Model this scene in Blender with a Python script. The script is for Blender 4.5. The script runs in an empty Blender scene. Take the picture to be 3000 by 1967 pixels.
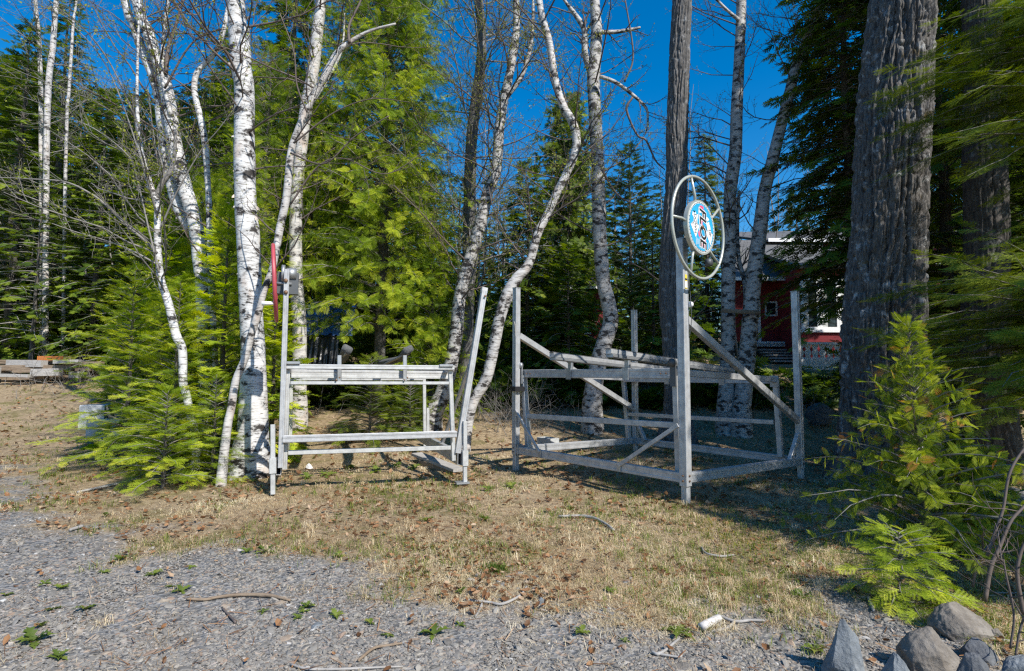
import bpy, math, numpy as np
from mathutils import Vector
C = bpy.context.scene.collection
SC = bpy.context.scene
# ------------------------------------------------------------------ camera, light, exposure
F, PITCH, ROLL, HC = 1620.0, 0.0754, -0.0061, 1.45      # focal length in photo pixels (3000 wide)
cam_d = bpy.data.cameras.new('camera'); cam = bpy.data.objects.new('camera', cam_d); C.objects.link(cam)
cam_d.sensor_width = 36.0; cam_d.lens = F / 3000 * 36.0
cam_d.clip_start = 0.05; cam_d.clip_end = 3000
from mathutils import Matrix
cam.matrix_world = Matrix.Translation((0, 0, HC)) @ Matrix.Rotation(math.pi/2 + PITCH, 4, 'X') @ Matrix.Rotation(-ROLL, 4, 'Z')
SC.camera = cam
SUN_AZ, SUN_EL = math.radians(40), math.radians(43)      # to the right of straight behind the camera
sdir = Vector((math.sin(SUN_AZ)*math.cos(SUN_EL), -math.cos(SUN_AZ)*math.cos(SUN_EL), math.sin(SUN_EL)))
W_ = bpy.data.worlds.new('World'); SC.world = W_; W_.use_nodes = True
nt = W_.node_tree; bg = nt.nodes['Background']
sky = nt.nodes.new('ShaderNodeTexSky'); sky.sky_type = 'NISHITA'; sky.sun_disc = False
sky.sun_elevation = SUN_EL; sky.sun_rotation = math.pi - SUN_AZ
sky.ozone_density = 5.0; sky.dust_density = 0.35; sky.air_density = 1.2; sky.altitude = 400
hs = nt.nodes.new('ShaderNodeHueSaturation'); hs.inputs['Saturation'].default_value = 1.4
nt.links.new(sky.outputs[0], hs.inputs['Color']); nt.links.new(hs.outputs[0], bg.inputs[0])
bg.inputs[1].default_value = 0.13
sl = bpy.data.lights.new('sun', 'SUN'); sl.energy = 5.0; sl.angle = math.radians(0.53); sl.color = (1.0, 0.955, 0.87)
so = bpy.data.objects.new('sun', sl); C.objects.link(so); so.rotation_euler = sdir.to_track_quat('Z', 'Y').to_euler()
SC.view_settings.view_transform = 'Standard'; SC.view_settings.look = 'None'
SC.view_settings.exposure = 0.40; SC.view_settings.gamma = 1.0
SC.cycles.max_bounces = 6; SC.cycles.diffuse_bounces = 3; SC.cycles.glossy_bounces = 2
SC.cycles.transmission_bounces = 3; SC.cycles.transparent_max_bounces = 4
SC.cycles.caustics_reflective = False; SC.cycles.caustics_refractive = False
SC.cycles.use_denoising = False; SC.cycles.filter_width = 1.3; SC.cycles.sample_clamp_indirect = 2.0

# ------------------------------------------------------------------ numeric helpers
A = np.array
def rg(seed): return np.random.default_rng(seed)
def nrm(v):
    v = np.asarray(v, float); return v / np.maximum(np.linalg.norm(v, axis=-1, keepdims=True), 1e-9)
def ray(px, py):
    cr, sr = math.cos(ROLL), math.sin(ROLL)
    a, b = px-1500, 983.5-py
    u = a*cr + b*sr; v = -a*sr + b*cr
    c, s = math.cos(PITCH), math.sin(PITCH)
    return A([u/F, c - s*v/F, s + c*v/F])
def W(px, py, Y):
    d = ray(px, py); return A([0, 0, HC]) + d*(Y/d[1])
def onplane(px, py, P0, n):
    d = ray(px, py); o = A([0, 0, HC]); t = np.dot(A(P0)-o, n)/np.dot(d, n); return o + d*t
def vnoise(P, seed=0):
    P = np.asarray(P, float); i = np.floor(P).astype(np.int64); f = P - i; f = f*f*(3-2*f)
    def h(a, b, c):
        n = (a*374761393 + b*668265263 + c*1274126177 + seed*974711) & 0x7fffffff
        n = ((n ^ (n >> 13))*1274126177) & 0x7fffffff
        n = (n ^ (n >> 16)) & 0x7fffffff
        return (n % 65536)/65535.0
    r = 0
    for dx in (0, 1):
        for dy in (0, 1):
            for dz in (0, 1):
                w = (f[..., 0] if dx else 1-f[..., 0])*(f[..., 1] if dy else 1-f[..., 1])*(f[..., 2] if dz else 1-f[..., 2])
                r = r + w*h(i[..., 0]+dx, i[..., 1]+dy, i[..., 2]+dz)
    return r
def fbm(P, o=4, seed=0):
    r, a, t = 0, 1.0, 0
    P = np.asarray(P, float)
    for k in range(o):
        r = r + a*vnoise(P, seed+k); t += a; a *= .5; P = P*2.03
    return r/t
def sstep(a, b, x):
    t = np.clip((x-a)/(b-a), 0, 1); return t*t*(3-2*t)
def terrain(x, y):
    x = np.asarray(x, float); y = np.asarray(y, float)
    t = y - 11.0
    rise = 0.2*0.5*(t + np.sqrt(t*t + 1.2))
    far = 0.09*0.5*((y-24) + np.sqrt((y-24)**2 + 6)) + 0.08*0.5*((y-70) + np.sqrt((y-70)**2 + 60))
    z = rise - far - 0.02
    p = np.stack([x*1.1, y*1.1, 0*x], -1)
    z = z + (fbm(p, 4, 3)-.5)*0.09
    z = z + 0.42*sstep(4.5, 7.5, x)*sstep(14.0, 17.0, y)*sstep(30, 24, y)
    # the ground drops a little towards the stony ditch at lower right
    z = z - 0.22*sstep(2.6, 4.4, x)*sstep(4.6, 3.2, y)
    return z
def G(px, py):
    d = ray(px, py); lo = 1.0
    for i in range(4000):
        p = A([0, 0, HC]) + d*lo
        if p[2] < terrain(p[0], p[1]): break
        lo += 0.02
    return A([p[0], p[1], float(terrain(p[0], p[1]))])
def gz(x, y): return float(terrain(x, y))

# ------------------------------------------------------------------ mesh helpers
class MB:
    def __init__(s): s.v = []; s.q = []; s.t = []; s.a = []; s.n = 0
    def add(s, V, Q=None, T=None, a=None):
        V = np.asarray(V, float).reshape(-1, 3)
        if Q is not None and len(Q): s.q.append(np.asarray(Q, np.int64).reshape(-1, 4)+s.n)
        if T is not None and len(T): s.t.append(np.asarray(T, np.int64).reshape(-1, 3)+s.n)
        s.a.append(np.broadcast_to(np.asarray(0.5 if a is None else a, float), (len(V),)))
        s.v.append(V); s.n += len(V); return s
    def build(s, name, mat, parent=None, smooth=True, loc=None):
        V = np.concatenate(s.v)
        if parent is not None:
            q_ = parent
            while q_ is not None: V = V - A(q_.location); q_ = q_.parent
        elif loc is not None: V = V - A(loc)
        q = np.concatenate(s.q) if s.q else np.zeros((0, 4), np.int64)
        t = np.concatenate(s.t) if s.t else np.zeros((0, 3), np.int64)
        me = bpy.data.meshes.new(name)
        me.vertices.add(len(V)); me.vertices.foreach_set('co', V.astype(np.float32).ravel())
        li = np.concatenate([q.ravel(), t.ravel()]).astype(np.int32)
        me.loops.add(len(li)); me.loops.foreach_set('vertex_index', li)
        me.polygons.add(len(q)+len(t))
        st = np.concatenate([np.arange(len(q))*4, len(q)*4 + np.arange(len(t))*3]).astype(np.int32)
        me.polygons.foreach_set('loop_start', st)
        me.polygons.foreach_set('use_smooth', np.full(len(q)+len(t), smooth))
        at = me.attributes.new('tint', 'FLOAT', 'POINT'); at.data.foreach_set('value', np.concatenate(s.a).astype(np.float32))
        me.update(calc_edges=True); me.validate()
        if mat: me.materials.append(mat)
        o = bpy.data.objects.new(name, me); C.objects.link(o)
        if parent is not None: o.parent = parent
        elif loc is not None: o.location = loc
        return o
def tag(o, label=None, cat=None, group=None, kind=None):
    if label: o['label'] = label
    if cat: o['category'] = cat
    if group: o['group'] = group
    if kind: o['kind'] = kind
    return o
def thing(name, label, cat, loc, group=None):
    o = bpy.data.objects.new(name, None); C.objects.link(o); o.location = tuple(float(c) for c in loc)
    o.empty_display_size = 0.2
    return tag(o, label, cat, group)
def dup(root, loc, rz=0, scale=1, label=None, group=None):
    r = root.copy(); C.objects.link(r); r.location = tuple(float(c) for c in loc); r.rotation_euler = (0, 0, rz); r.scale = (scale,)*3
    if label: r['label'] = label
    if group: r['group'] = group
    for ch in list(root.children):
        c = ch.copy(); C.objects.link(c); c.parent = r
        for g in list(ch.children):
            d = g.copy(); C.objects.link(d); d.parent = c
    return r
def crom(P, n):
    P = np.asarray(P, float)
    if len(P) < 3:
        t = np.linspace(0, 1, n)[:, None]; return P[0]*(1-t)+P[-1]*t
    Q = np.vstack([2*P[0]-P[1], P, 2*P[-1]-P[-2]])
    u = np.linspace(0, len(P)-1-1e-6, n); i = u.astype(int); t = (u-i)[:, None]
    a, b, c, d = Q[i], Q[i+1], Q[i+2], Q[i+3]
    return .5*(2*b + (c-a)*t + (2*a-5*b+4*c-d)*t**2 + (3*b-a-3*c+d)*t**3)
def frames(P):
    T = nrm(np.gradient(P, axis=0)); N = np.zeros_like(T)
    ref = A([0, -1.0, 0]) if abs(T[0][1]) < .9 else A([1.0, 0, 0])
    n = nrm(ref - T[0]*np.dot(ref, T[0]))
    for i in range(len(P)):
        n = nrm(n - T[i]*np.dot(n, T[i])); N[i] = n
    return T, N, np.cross(T, N)
def tube(mb, P, R, seg=8, a=None, disp=None, cap=True):
    P = np.asarray(P, float); R = np.broadcast_to(np.asarray(R, float), (len(P),))
    T, N, B = frames(P); th = np.linspace(0, 2*math.pi, seg, endpoint=False)
    r = R[:, None]*np.ones(seg)
    if disp is not None: r = r + disp(len(P), seg, P, R)
    V = P[:, None] + (N[:, None]*np.cos(th)[None, :, None] + B[:, None]*np.sin(th)[None, :, None])*r[..., None]
    n = len(P); i = np.arange(n-1)[:, None]*seg; j = np.arange(seg)[None]; k = (j+1) % seg
    Q = np.stack([i+j, i+k, i+seg+k, i+seg+j], -1).reshape(-1, 4)
    V = V.reshape(-1, 3); Tt = None
    if cap:
        V = np.vstack([V, P[0], P[-1]]); c0, c1 = n*seg, n*seg+1; j = np.arange(seg); k = (j+1) % seg
        Tt = np.vstack([np.stack([np.full(seg, c0), k, j], -1), np.stack([np.full(seg, c1), (n-1)*seg+j, (n-1)*seg+k], -1)])
    if a is not None and np.ndim(a) == 1: a = np.concatenate([np.repeat(a, seg), a[[0, -1]]]) if cap else np.repeat(a, seg)
    mb.add(V, Q, Tt, a); return mb
def beam(mb, p0, p1, w, h, up=(0, 0, 1), groove=0.0, hollow=False, ch=0.006):
    """rectangular tube from p0 to p1; h measured along up, w across"""
    p0, p1 = A(p0, dtype=float), A(p1, dtype=float); t = nrm(p1-p0); up = A(up, dtype=float)
    if abs(np.dot(t, nrm(up))) > .95: up = A([0, 1.0, 0])
    s = nrm(np.cross(t, up)); u = np.cross(s, t)
    a, b = w/2, h/2; c = min(ch, a*.4, b*.4); g = groove
    prof = []
    def side(x0, y0, x1, y1, nx, ny):
        prof.append((x0, y0))
        if g:
            for k, d in ((.26, 0), (.32, g), (.68, g), (.74, 0)):
                prof.append((x0+(x1-x0)*k - nx*d, y0+(y1-y0)*k - ny*d))
        prof.append((x1, y1))
    side(-a+c, -b, a-c, -b, 0, -1); side(a, -b+c, a, b-c, 1, 0); side(a-c, b, -a+c, b, 0, 1); side(-a, b-c, -a, -b+c, -1, 0)
    pr = A(prof); n = len(pr)
    ring = pr[:, :1]*s + pr[:, 1:]*u
    V = np.vstack([p0+ring, p1+ring]); j = np.arange(n); k = (j+1) % n
    Q = np.stack([j, j+n, k+n, k], -1)
    if hollow:
        ir = (pr*A([(a-.006)/a, (b-.006)/b])); ir = ir[:, :1]*s + ir[:, 1:]*u
        V = np.vstack([V, p0+ir, p1+ir])
        Q = np.vstack([Q, np.stack([j+2*n, k+2*n, k+3*n, j+3*n], -1), np.stack([j, k, k+2*n, j+2*n], -1), np.stack([j+n, j+3*n, k+3*n, k+n], -1)])
        mb.add(V, Q)
    else:
        V = np.vstack([V, p0, p1])
        T = np.vstack([np.stack([np.full(n, 2*n), j, k], -1), np.stack([np.full(n, 2*n+1), k+n, j+n], -1)])
        mb.add(V, Q, T)
    return mb
def bpart(name, mat, parent, p0, p1, w, h, label=None, **k):
    o = beam(MB(), p0, p1, w, h, **k).build(name, mat, parent, smooth=False)
    if label: o['label'] = label
    return o
def box(mb, lo, hi, rot=0, cen=None):
    lo, hi = A(lo, dtype=float), A(hi, dtype=float)
    V = A([[x, y, z] for z in (lo[2], hi[2]) for y in (lo[1], hi[1]) for x in (lo[0], hi[0])])
    if rot:
        c = (lo+hi)/2 if cen is None else A(cen); d = V-c; cs, sn = math.cos(rot), math.sin(rot)
        V = np.stack([c[0]+d[:, 0]*cs-d[:, 1]*sn, c[1]+d[:, 0]*sn+d[:, 1]*cs, V[:, 2]], -1)
    return mb.add(V, [[0, 2, 3, 1], [4, 5, 7, 6], [0, 1, 5, 4], [1, 3, 7, 5], [3, 2, 6, 7], [2, 0, 4, 6]])
def ico(sub=1):
    g = (1+5**.5)/2
    V = [(-1, g, 0), (1, g, 0), (-1, -g, 0), (1, -g, 0), (0, -1, g), (0, 1, g), (0, -1, -g), (0, 1, -g), (g, 0, -1), (g, 0, 1), (-g, 0, -1), (-g, 0, 1)]
    T = [(0, 11, 5), (0, 5, 1), (0, 1, 7), (0, 7, 10), (0, 10, 11), (1, 5, 9), (5, 11, 4), (11, 10, 2), (10, 7, 6), (7, 1, 8), (3, 9, 4), (3, 4, 2), (3, 2, 6), (3, 6, 8), (3, 8, 9), (4, 9, 5), (2, 4, 11), (6, 2, 10), (8, 6, 7), (9, 8, 1)]
    V = [nrm(v) for v in V]
    for _ in range(sub):
        m = {}; T2 = []
        def mid(a, b):
            k = (min(a, b), max(a, b))
            if k not in m: V.append(nrm(V[a]+V[b])); m[k] = len(V)-1
            return m[k]
        for a, b, c in T:
            x, y, z = mid(a, b), mid(b, c), mid(c, a); T2 += [(a, x, z), (b, y, x), (c, z, y), (x, y, z)]
        T = T2
    return A(V), A(T)

# ------------------------------------------------------------------ materials
def mat(name):
    m = bpy.data.materials.new(name); m.use_nodes = True; n = m.node_tree
    return m, n, n.nodes['Principled BSDF']
def nd(n, t, **k):
    x = n.nodes.new(t)
    for a, b in k.items():
        if a.startswith('i_'): x.inputs[a[2:]].default_value = b
        elif a.startswith('n_'): x.inputs[int(a[2:])].default_value = b
        else: setattr(x, a, b)
    return x
def ramp(n, src, stops, interp='LINEAR'):
    r = n.nodes.new('ShaderNodeValToRGB'); e = r.color_ramp.elements; r.color_ramp.interpolation = interp
    while len(e) < len(stops): e.new(.5)
    for x, (p, c) in zip(e, stops): x.position = p; x.color = (*c, 1)
    if src is not None: n.links.new(src, r.inputs[0])
    return r
def mapped(n, scale, kind='Object'):
    tc = nd(n, 'ShaderNodeTexCoord'); mp = nd(n, 'ShaderNodeMapping'); mp.inputs['Scale'].default_value = scale
    n.links.new(tc.outputs[kind], mp.inputs[0]); return mp.outputs[0]
def noise(n, vec, scale, detail=4, rough=.55):
    x = nd(n, 'ShaderNodeTexNoise', i_Scale=scale, i_Detail=detail, i_Roughness=rough); n.links.new(vec, x.inputs['Vector']); return x.outputs['Fac']
def mixc(n, fac, a, b, mode='MIX'):
    x = nd(n, 'ShaderNodeMix', data_type='RGBA', blend_type=mode)
    for s, v in ((0, fac), (6, a), (7, b)):
        if hasattr(v, 'is_linked') or hasattr(v, 'links'): n.links.new(v, x.inputs[s])
        else: x.inputs[s].default_value = v if s == 0 else (*v, 1)
    return x.outputs[2]
def bump(n, h, bs, strength=.5, dist=.01):
    b = nd(n, 'ShaderNodeBump', i_Strength=strength, i_Distance=dist); n.links.new(h, b.inputs['Height']); n.links.new(b.outputs[0], bs.inputs['Normal'])
def attr(n, name='tint'):
    return nd(n, 'ShaderNodeAttribute', attribute_name=name).outputs['Fac']
def simple(name, col, rough=.6, metal=0, var=.15, sc=8, bmp=0, spec=None):
    m, n, b = mat(name); v = mapped(n, (1, 1, 1)); f = noise(n, v, sc, 6, .65)
    lo = tuple(c*(1-var) for c in col); hi = tuple(min(1, c*(1+var)) for c in col)
    r = ramp(n, f, [(.3, lo), (.7, hi)]); n.links.new(r.outputs[0], b.inputs['Base Color'])
    b.inputs['Roughness'].default_value = rough; b.inputs['Metallic'].default_value = metal
    if bmp: bump(n, f, b, bmp, .01)
    return m
def leafmat(name, stops, trans=.35, rough=.55):
    m, n, b = mat(name)
    r = ramp(n, attr(n), stops); n.links.new(r.outputs[0], b.inputs['Base Color']); b.inputs['Roughness'].default_value = rough
    b.inputs['Specular IOR Level'].default_value = .25
    t = nd(n, 'ShaderNodeBsdfTranslucent')
    hsn = nd(n, 'ShaderNodeHueSaturation', i_Saturation=1.1, i_Value=1.5); n.links.new(r.outputs[0], hsn.inputs['Color']); n.links.new(hsn.outputs[0], t.inputs[0])
    mx = nd(n, 'ShaderNodeMixShader'); mx.inputs[0].default_value = trans
    n.links.new(b.outputs[0], mx.inputs[1]); n.links.new(t.outputs[0], mx.inputs[2]); n.links.new(mx.outputs[0], n.nodes['Material Output'].inputs[0])
    return m
def birchmat(name, white, dark=(.035, .03, .027), amount=.5, peach=.0, hs=1.0):
    m, n, b = mat(name)
    streak = noise(n, mapped(n, (3, 3, 34)), 2.2*hs, 5, .6)      # lenticels and peeling lines run round the trunk
    patch = noise(n, mapped(n, (2.2, 2.2, 4.0)), 2.0*hs, 6, .68)
    fine = noise(n, mapped(n, (1, 1, 2)), 30, 3, .6)
    s1 = ramp(n, streak, [(.585-.07*amount, (0, 0, 0)), (.65-.05*amount, (1, 1, 1))]).outputs[0]
    p1 = ramp(n, patch, [(.635-.15*amount, (0, 0, 0)), (.675-.13*amount, (1, 1, 1))]).outputs[0]
    tone = ramp(n, patch, [(.40, white), (.58, tuple(c*.62 for c in white))]).outputs[0]
    tone = mixc(n, ramp(n, fine, [(.35, (0, 0, 0)), (.75, (.28, .28, .28))]).outputs[0], tone, (.36, .35, .34))
    if peach:
        pe = ramp(n, noise(n, mapped(n, (3, 3, 1.5)), 1.6, 4, .6), [(.55, (0, 0, 0)), (.68, (peach,)*3)]).outputs[0]
        tone = mixc(n, pe, tone, (.55, .36, .24))
    c = mixc(n, s1, tone, (.17, .15, .135)); c = mixc(n, p1, c, dark)
    n.links.new(c, b.inputs['Base Color']); b.inputs['Roughness'].default_value = .62; b.inputs['Specular IOR Level'].default_value = .3
    bump(n, mixc(n, .5, streak, patch), b, .55, .012)
    return m
def barkmat(name, stops, lichen=None, vs=(9, 9, 1.6), moss=None, bs=.8):
    m, n, b = mat(name)
    f = noise(n, mapped(n, vs), 2.4, 7, .66); fine = noise(n, mapped(n, (1, 1, .6)), 26, 4, .6)
    c = ramp(n, f, stops).outputs[0]
    c = mixc(n, ramp(n, fine, [(.3, (0, 0, 0)), (.8, (.5, .5, .5))]).outputs[0], c, stops[-1][1])
    if lichen:
        l = ramp(n, noise(n, mapped(n, (1, 1, 1)), 5.5, 6, .7), [(.56, (0, 0, 0)), (.66, (.9, .9, .9))]).outputs[0]
        c = mixc(n, l, c, lichen)
    if moss:
        l = ramp(n, noise(n, mapped(n, (1, 1, .7)), 2.6, 7, .72), [(.60, (0, 0, 0)), (.68, (.9, .9, .9))]).outputs[0]
        c = mixc(n, l, c, moss)
    n.links.new(c, b.inputs['Base Color']); b.inputs['Roughness'].default_value = .85; b.inputs['Specular IOR Level'].default_value = .2
    bump(n, f, b, bs, .03)
    return m
M = {}
M['birch'] = birchmat('birch_bark', (.70, .69, .68), amount=.68, peach=.3)
M['birch_clean'] = birchmat('birch_bark_clean', (.60, .57, .545), amount=.5, peach=.4)
M['birch_mid'] = birchmat('birch_bark_with_dapple_shade', (.58, .56, .545), amount=.75, peach=.3)  # greyer, heavier-marked bark; part of the marking stands for dappled twig shade
M['birch_gray'] = birchmat('grey_birch_bark', (.50, .48, .46), amount=.75, hs=1.2)
M['birch_rough'] = birchmat('rough_birch_bark', (.50, .48, .46), amount=.95, hs=1.3)
M['peel'] = simple('peeling_bark', (.72, .60, .50), .7, var=.3, sc=14)
M['poplar'] = barkmat('furrowed_poplar_bark', [(.3, (.03, .026, .023)), (.5, (.085, .077, .071)), (.7, (.22, .21, .207))], lichen=(.44, .44, .445), moss=(.11, .075, .02), vs=(16, 16, 3.2), bs=.75)
M['poplar2'] = barkmat('dark_poplar_bark', [(.25, (.04, .038, .037)), (.5, (.09, .085, .082)), (.75, (.21, .203, .20))], lichen=(.30, .30, .305))
M['conbark'] = barkmat('conifer_bark', [(.3, (.035, .03, .026)), (.55, (.085, .075, .067)), (.8, (.16, .147, .137))], lichen=(.22, .225, .21), vs=(6, 6, 3))
M['twig'] = simple('dark_twig', (.12, .092, .08), .75, var=.35, sc=5)
M['twig_gray'] = simple('grey_twig', (.20, .185, .17), .8, var=.35, sc=5)
M['deadwood'] = simple('dead_branch', (.30, .28, .26), .85, var=.3, sc=9)
M['bud'] = leafmat('young_birch_leaf', [(0, (.14, .16, .02)), (.6, (.28, .31, .03)), (1, (.42, .40, .07))], .4)
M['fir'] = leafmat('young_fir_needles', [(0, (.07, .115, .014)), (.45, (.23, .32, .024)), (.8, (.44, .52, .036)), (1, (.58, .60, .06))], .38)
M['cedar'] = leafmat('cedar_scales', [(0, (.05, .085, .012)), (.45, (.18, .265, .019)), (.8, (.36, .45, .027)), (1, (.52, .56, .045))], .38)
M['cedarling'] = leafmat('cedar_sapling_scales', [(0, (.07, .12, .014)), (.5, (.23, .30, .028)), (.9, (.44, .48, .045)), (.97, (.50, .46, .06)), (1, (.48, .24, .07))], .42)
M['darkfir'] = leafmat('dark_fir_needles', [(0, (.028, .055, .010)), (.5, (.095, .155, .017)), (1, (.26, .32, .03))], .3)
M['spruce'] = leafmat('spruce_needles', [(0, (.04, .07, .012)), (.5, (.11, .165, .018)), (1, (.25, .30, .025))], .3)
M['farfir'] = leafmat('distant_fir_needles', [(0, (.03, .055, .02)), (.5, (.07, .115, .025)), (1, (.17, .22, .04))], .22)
def alu(name, col, rough=.42, metal=.55):
    m, n, b = mat(name); f = noise(n, mapped(n, (3, 3, 3)), 3.0, 8, .7); g = noise(n, mapped(n, (1, 1, 1)), 40, 2, .5)
    c = ramp(n, f, [(.30, tuple(x*.60 for x in col)), (.60, col)]).outputs[0]
    c = mixc(n, ramp(n, g, [(.62, (0, 0, 0)), (.8, (.35, .35, .35))]).outputs[0], c, (.33, .32, .30))
    n.links.new(c, b.inputs['Base Color']); b.inputs['Metallic'].default_value = metal
    rr = ramp(n, f, [(.3, (rough+.14,)*3), (.7, (rough-.06,)*3)]); n.links.new(rr.outputs[0], b.inputs['Roughness'])
    return m
M['alu'] = alu('weathered_aluminium', (.51, .51, .515), .42, .35)
M['alu_white'] = alu('bright_aluminium', (.55, .55, .54), .5, .3)
M['galv'] = alu('galvanised_steel', (.42, .43, .44), .45, .7)
M['winch'] = simple('dark_steel', (.09, .095, .10), .5, .3)
M['bolt'] = simple('rusty_bolt', (.20, .12, .075), .6, .5)
M['red'] = simple('faded_red_plastic', (.42, .07, .085), .4, var=.1)
M['carpet'] = simple('grey_carpet', (.10, .10, .10), .95, var=.4, sc=60, bmp=.6)
M['strap'] = simple('black_tape', (.015, .015, .017), .5)
M['rope'] = simple('grey_rope', (.30, .29, .27), .8, var=.4, sc=90)
M['rim'] = simple('painted_wheel_tube', (.42, .44, .40), .3, .25, var=.1)
M['white'] = simple('white_paint', (.78, .78, .78), .5, var=.06)
M['black'] = simple('black_print', (.012, .012, .014), .5)
M['blue'] = simple('blue_print', (.03, .36, .62), .35, var=.12, sc=20)
M['pink'] = simple('pink_print', (.75, .10, .22), .4, var=.25, sc=30)
M['yellow'] = simple('yellow_print', (.72, .55, .06), .5)
def siding(name, col, period=.16):
    m, n, b = mat(name); tc = mapped(n, (1, 1, 1/period)); sp = nd(n, 'ShaderNodeSeparateXYZ'); n.links.new(tc, sp.inputs[0])
    fr = nd(n, 'ShaderNodeMath', operation='FRACT'); n.links.new(sp.outputs[2], fr.inputs[0])
    f = noise(n, mapped(n, (1, 1, 6)), 3, 5, .6); c = ramp(n, f, [(.3, tuple(x*.75 for x in col)), (.7, col)])
    n.links.new(c.outputs[0], b.inputs['Base Color']); b.inputs['Roughness'].default_value = .7
    bump(n, fr.outputs[0], b, 1.0, .02); return m
M['redwall'] = siding('red_clapboard', (.24, .022, .03))
def shingles():
    m, n, b = mat('grey_shingles'); v = mapped(n, (1, 1, 1))
    br = nd(n, 'ShaderNodeTexBrick', i_Scale=3.2); br.inputs['Color1'].default_value = (.135, .135, .135, 1); br.inputs['Color2'].default_value = (.095, .095, .10, 1); br.inputs['Mortar'].default_value = (.10, .10, .10, 1)
    br.inputs['Mortar Size'].default_value = .02; n.links.new(v, br.inputs['Vector'])
    n.links.new(br.outputs[0], b.inputs['Base Color']); b.inputs['Roughness'].default_value = .9; return m
M['shingle'] = shingles()
m, n, b = mat('window_glass'); b.inputs['Base Color'].default_value = (.02, .025, .025, 1); b.inputs['Roughness'].default_value = .05; M['glass'] = m
M['curtain'] = simple('pale_curtain', (.45, .46, .44), .9, var=.3, sc=4)
M['greyboard'] = barkmat('weathered_board', [(.3, (.20, .185, .17)), (.55, (.36, .34, .32)), (.8, (.48, .46, .44))], vs=(2, 14, 14), bs=.3)
M['brownboard'] = barkmat('brown_board', [(.3, (.11, .075, .05)), (.55, (.22, .16, .11)), (.8, (.34, .27, .2))], vs=(2, 14, 14), bs=.3)
M['orange'] = simple('orange_varnish', (.48, .15, .025), .4, var=.25, sc=6)
M['concrete'] = simple('weathered_concrete', (.40, .41, .41), .9, var=.25, sc=7, bmp=.3)
M['tarp_blue'] = simple('blue_tarp', (.02, .11, .42), .45, var=.3, sc=3)
M['tarp_black'] = simple('black_plastic', (.012, .012, .014), .3, var=.3, sc=3)
def rockmat(name, a, b_, c):
    m, n, b = mat(name); f = noise(n, mapped(n, (1, 1, 1)), 6, 8, .7); g = noise(n, mapped(n, (1, 1, 1)), 45, 4, .7)
    col = ramp(n, f, [(.28, a), (.5, b_), (.72, c)]).outputs[0]; col = mixc(n, ramp(n, g, [(.45, (0, 0, 0)), (.75, (.4, .4, .4))]).outputs[0], col, c)
    n.links.new(col, b.inputs['Base Color']); b.inputs['Roughness'].default_value = .85; bump(n, mixc(n, .5, f, g), b, .9, .02); return m
M['rock_blue'] = rockmat('blue_grey_rock', (.075, .085, .095), (.15, .165, .178), (.27, .285, .295))
M['rock_tan'] = rockmat('tan_rock', (.085, .07, .057), (.175, .152, .128), (.29, .26, .23))
M['rock_dark'] = rockmat('dark_slate_rock', (.04, .042, .048), (.085, .09, .10), (.17, .175, .185))
def pebble():
    m, n, b = mat('shale_pebbles')
    r = ramp(n, attr(n), [(0, (.085, .079, .073)), (.3, (.175, .163, .148)), (.6, (.265, .246, .220)), (.82, (.345, .305, .250)), (.92, (.32, .24, .17)), (.97, (.26, .15, .09)), (1, (.62, .61, .58))])
    f = noise(n, mapped(n, (1, 1, 1)), 60, 3, .6); c = mixc(n, .35, r.outputs[0], ramp(n, f, [(.3, (.105, .097, .088)), (.7, (.31, .285, .25))]).outputs[0])
    n.links.new(c, b.inputs['Base Color']); b.inputs['Roughness'].default_value = .75; return m
M['pebble'] = pebble()
M['drygrass'] = leafmat('dry_grass', [(0, (.24, .16, .085)), (.5, (.62, .49, .29)), (.85, (.80, .67, .44)), (1, (.86, .76, .57))], .25)
M['greengrass'] = leafmat('green_grass', [(0, (.06, .10, .015)), (.5, (.14, .20, .025)), (1, (.28, .32, .05))], .35)
M['weed'] = leafmat('weed_leaf', [(0, (.07, .11, .02)), (.6, (.16, .21, .035)), (1, (.28, .28, .06))], .3)
M['deadleaf'] = leafmat('dead_leaf', [(0, (.09, .045, .022)), (.5, (.24, .115, .05)), (.85, (.36, .20, .10)), (1, (.48, .36, .25))], .2)
M['moss'] = leafmat('moss', [(0, (.10, .10, .01)), (1, (.34, .27, .02))], .2)
def groundmat():
    m, n, b = mat('ground_soil'); v = mapped(n, (1, 1, 1)); a = attr(n)
    f = noise(n, v, 1.6, 7, .7); g = noise(n, v, 14, 6, .7); h = noise(n, v, 55, 4, .7)
    soil = ramp(n, g, [(.25, (.11, .078, .05)), (.45, (.25, .185, .115)), (.6, (.40, .305, .19)), (.8, (.50, .41, .28))]).outputs[0]
    soil = mixc(n, ramp(n, f, [(.5, (0, 0, 0)), (.66, (.8, .8, .8))]).outputs[0], soil, (.13, .12, .035))
    soil = mixc(n, ramp(n, h, [(.55, (0, 0, 0)), (.75, (.6, .6, .6))]).outputs[0], soil, (.19, .08, .035))
    vo = nd(n, 'ShaderNodeTexVoronoi', i_Scale=34.0); n.links.new(v, vo.inputs['Vector'])
    sepc = nd(n, 'ShaderNodeSeparateColor'); n.links.new(vo.outputs['Color'], sepc.inputs[0])
    grav = ramp(n, sepc.outputs[0], [(0, (.08, .08, .082)), (.5, (.18, .178, .175)), (.85, (.27, .26, .25)), (1, (.30, .22, .16))]).outputs[0]
    c = mixc(n, a, soil, grav); n.links.new(c, b.inputs['Base Color']); b.inputs['Roughness'].default_value = .95; b.inputs['Specular IOR Level'].default_value = .2
    hh = mixc(n, a, h, vo.outputs['Distance']); bump(n, hh, b, .8, .02)
    return m
M['ground'] = groundmat()

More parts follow.
